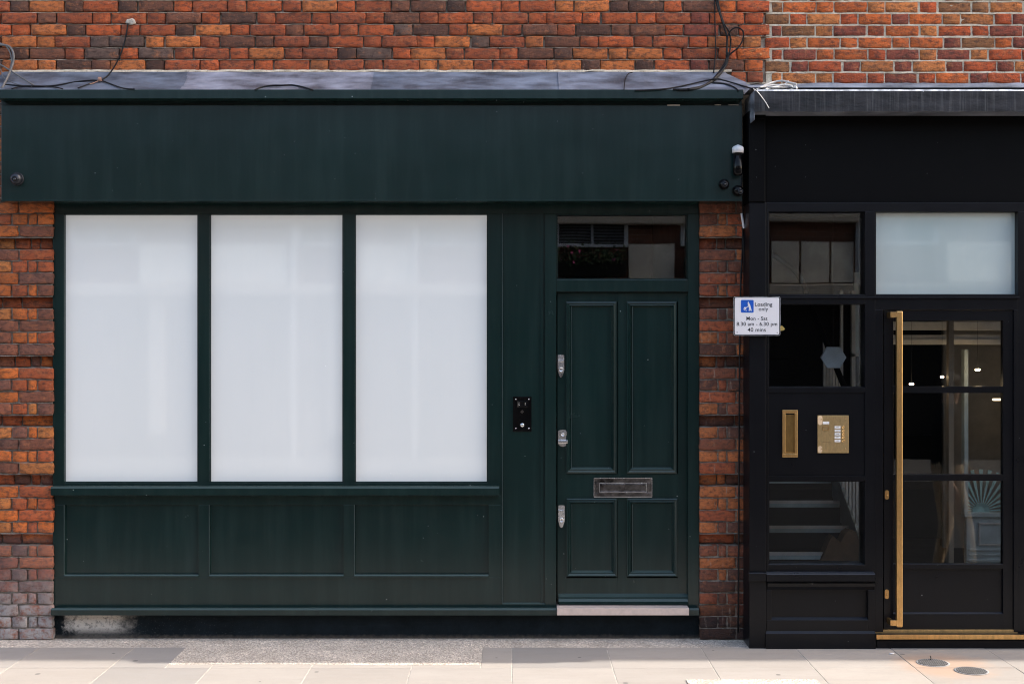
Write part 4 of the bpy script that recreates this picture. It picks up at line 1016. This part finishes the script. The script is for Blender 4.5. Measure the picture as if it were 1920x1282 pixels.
for a, b in ((-6.3, -3.8), (-2.6, -1.7), (1.98, 2.75), (4.3, 4.75), (4.78, 5.25), (5.28, 5.66), (7.2, 9)):
    q = MB(); q.box(a, b, Yo, Yo + .05, 2.93, 3.60, .01); q.build('render_panel', 'panelw', ob)
q = MB()
for k in range(14): q.box(-1, 0, 0, .004, 0, .03)
for a, b in ((-7.4, -6.4), (-3.6, -2.7), (-1.6, -.4), (.78, 1.92), (2.9, 4.15), (5.8, 7.0)):
    w = MB(); w.frame_ = None
    w.box(a, b, Yo, Yo + .03, 3.6, 5.4, 0, 1)
    w.box(a - .05, a + .02, Yo, Yo + .07, 3.55, 5.45, 0, 0); w.box(b - .02, b + .05, Yo, Yo + .07, 3.55, 5.45, 0, 0); w.box((a + b) / 2 - .02, (a + b) / 2 + .02, Yo, Yo + .06, 3.6, 5.4, 0, 0); w.box(a - .05, b + .05, Yo, Yo + .1, 3.55, 3.6, 0, 0)
    for k in range(36): w.box(a + .02, b - .02, Yo + .03, Yo + .045, 3.62 + k * .05, 3.645 + k * .05, 0, 2)
    w.build('window', ['sash', 'void', plain('blind', (.16, .17, .18), .6)], ob)
for x in (-3.68, -1.64, 5.72): q = MB(); q.tube([(x, Yo + .1, 0), (x, Yo + .1, 8)], .05, 8); q.build('drainpipe', 'sash', ob)
for a, b, lab in ((.78, 1.92, 'planted window box across the street reflected in the fanlight'), (2.9, 4.15, 'planted window box across the street reflected in the pane above the sign')):
    t = thing('window_box', lab, 'planter', ((a + b) / 2, Yo + .2, 3.2)); q = MB(); q.box(a, b, Yo + .06, Yo + .3, 3.05, 3.3); q.build('trough', 'wall_dark', t)
    q = MB()
    for k in range(500):
        c = Vector((rnd.uniform(a, b), Yo + rnd.uniform(.05, .4), rnd.gauss(3.33, .1))); d1 = Vector((rnd.gauss(0, 1), rnd.gauss(0, 1), rnd.gauss(0, 1))).normalized() * .035; d2 = Vector((rnd.gauss(0, 1), rnd.gauss(0, 1), rnd.gauss(0, 1))).normalized() * .03
        o = len(q.v); q.v += [tuple(c - d1), tuple(c + d2), tuple(c + d1), tuple(c - d2)]; q.face([o, o + 1, o + 2, o + 3], 1 if k % 23 == 0 else 0)
    q.build('foliage', ['leafy', 'pink'], t)

# passer-by, mirrored in the glazed door
def person(loc, label):
    J = {'pel': (0, 0, .95, .125), 'sp1': (0, 0, 1.10, .115), 'sp2': (.01, 0, 1.28, .135), 'nk0': (.02, 0, 1.43, .075), 'nk': (.03, 0, 1.50, .052), 'hd': (.04, 0, 1.60, .088), 'hd2': (.035, 0, 1.69, .075),
         'lh': (.0, .09, .90, .098), 'lk': (.12, .09, .50, .062), 'la': (.17, .09, .10, .042), 'lt': (.30, .09, .04, .035),
         'rh': (0, -.09, .90, .098), 'rk': (.03, -.09, .50, .062), 'ra': (-.06, -.09, .12, .042), 'rt': (.07, -.09, .04, .035),
         'ls': (.02, .17, 1.38, .062), 'le': (-.10, .22, 1.12, .042), 'lw': (-.06, .23, .88, .028), 'lp': (-.03, .23, .80, .032),
         'rs': (.02, -.17, 1.38, .062), 're': (.06, -.22, 1.12, .042), 'rw': (.22, -.21, .95, .028), 'rp': (.28, -.21, .90, .032)}
    Eg = [('pel', 'sp1'), ('sp1', 'sp2'), ('sp2', 'nk0'), ('nk0', 'nk'), ('nk', 'hd'), ('hd', 'hd2'), ('pel', 'lh'), ('lh', 'lk'), ('lk', 'la'), ('la', 'lt'), ('pel', 'rh'), ('rh', 'rk'), ('rk', 'ra'), ('ra', 'rt'),
          ('sp2', 'ls'), ('ls', 'le'), ('le', 'lw'), ('lw', 'lp'), ('sp2', 'rs'), ('rs', 're'), ('re', 'rw'), ('rw', 'rp')]
    keys = list(J); vs = [Vector(J[k][:3]) for k in keys]; rr = [J[k][3] for k in keys]; ee = [(keys.index(a), keys.index(b)) for a, b in Eg]
    for side, w, p in ((1, 'lp', J['lp']), (-1, 'rp', J['rp'])):
        for k in range(5):
            base = keys.index(w); d = Vector((.012 + .018 * (k - 1.5) if k < 4 else .035, 0, -.03 if k < 4 else -.005)); tip = d + Vector((.005, 0, -(.055, .06, .055, .042, .02)[k]))
            vs.append(Vector(p[:3]) + d); rr.append(.010); i1 = len(vs) - 1; vs.append(Vector(p[:3]) + tip); rr.append(.008); ee += [(base, i1), (i1, len(vs) - 1)]
    me = bpy.data.meshes.new('person'); bm = bmesh.new(); lay = bm.verts.layers.skin.verify(); bv = [bm.verts.new(v) for v in vs]
    for v, r in zip(bv, rr): v[lay].radius = (r, r)
    bv[0][lay].use_root = True
    for a, b in ee: bm.edges.new((bv[a], bv[b]))
    bm.to_mesh(me); bm.free()
    o = bpy.data.objects.new('person', me); COL.objects.link(o); o.modifiers.new('s', 'SKIN'); sb = o.modifiers.new('d', 'SUBSURF'); sb.levels = 2; sb.render_levels = 2
    bpy.context.view_layer.update(); m2 = bpy.data.meshes.new_from_object(o.evaluated_get(bpy.context.evaluated_depsgraph_get())); o.modifiers.clear(); o.data = m2
    m2.materials.clear()
    for mm in (plain('skin', (.45, .27, .19), .5), plain('dark_top', (.008, .008, .01), .9), plain('tan_cloth', (.50, .38, .26), .85, 0, .25, 9), plain('shoe', (.5, .5, .5), .6)): m2.materials.append(mm)
    for p in m2.polygons:
        z = p.center.z; p.use_smooth = True
        p.material_index = 0 if z > 1.47 or (abs(p.center.y) > .19 and z < .93) else 1 if z > .99 or abs(p.center.y) > .19 else 2 if z > .12 else 3
    o.location = loc; o['_o'] = tuple(loc); tag(o, label, 'person')
    hb = MB(); hb.lathe([(.02, 1.71), (.07, 1.69), (.092, 1.63), (.09, 1.58), (.05, 1.56)], (loc[0] + .02, loc[1], loc[2]), 'Z', 18); hb.v = [(x, y, z) for x, y, z in hb.v]; h_ = hb.build('hair', plain('dark_hair', (.03, .02, .015), .6), o)
    return o
person((3.40, -2.0, 0), 'passer-by in dark top and tan trousers mirrored in the glazed door')

# ------------------------------------------------------------------ light, sky, camera
w = bpy.data.worlds.new('World'); S.world = w; w.use_nodes = True; nt = w.node_tree; nt.nodes.clear()
out = node(nt, 'ShaderNodeOutputWorld'); bg = node(nt, 'ShaderNodeBackground'); sky = node(nt, 'ShaderNodeTexSky', sky_type='NISHITA')
sv = Vector((1.08, .063, 1.0)).normalized()
sky.sun_disc = False; sky.sun_elevation = math.asin(sv.z); sky.sun_rotation = math.atan2(sv.x, sv.y); sky.air_density = 1.0; sky.dust_density = 2.5; sky.ozone_density = 1.0
bg.inputs[1].default_value = .15; L(nt, mix(nt, 1.0, sky.outputs[0], (1.08, 1.0, .90), 'MULTIPLY'), bg.inputs[0]); L(nt, bg.outputs[0], out.inputs[0])
sl_ = bpy.data.lights.new('sun', 'SUN'); sl_.energy = 2.0; sl_.angle = math.radians(.5); sl_.color = (1, .94, .86)
so = bpy.data.objects.new('sun', sl_); COL.objects.link(so); so.rotation_euler = sv.to_track_quat('Z', 'Y').to_euler(); so.location = (6, -3, 9)
cd = bpy.data.cameras.new('camera'); co = bpy.data.objects.new('camera', cd); COL.objects.link(co); co.location = (0, -D, CZ); co.rotation_euler = (math.pi / 2, 0, 0)
cd.sensor_width = 36; cd.lens = 45; cd.clip_start = .05; cd.clip_end = 1500; S.camera = co
S.view_settings.view_transform = 'Standard'; S.view_settings.look = 'None'; S.view_settings.gamma = 1; S.view_settings.exposure = 1.85
S.render.engine = 'CYCLES'; S.cycles.pixel_filter_type = 'BLACKMAN_HARRIS'; S.cycles.filter_width = 1.1; S.cycles.use_denoising = True; S.cycles.max_bounces = 10; S.cycles.transparent_max_bounces = 16; S.cycles.diffuse_bounces = 5; S.cycles.sample_clamp_indirect = 6
for o in bpy.data.objects:
    if '_o' in o: del o['_o']
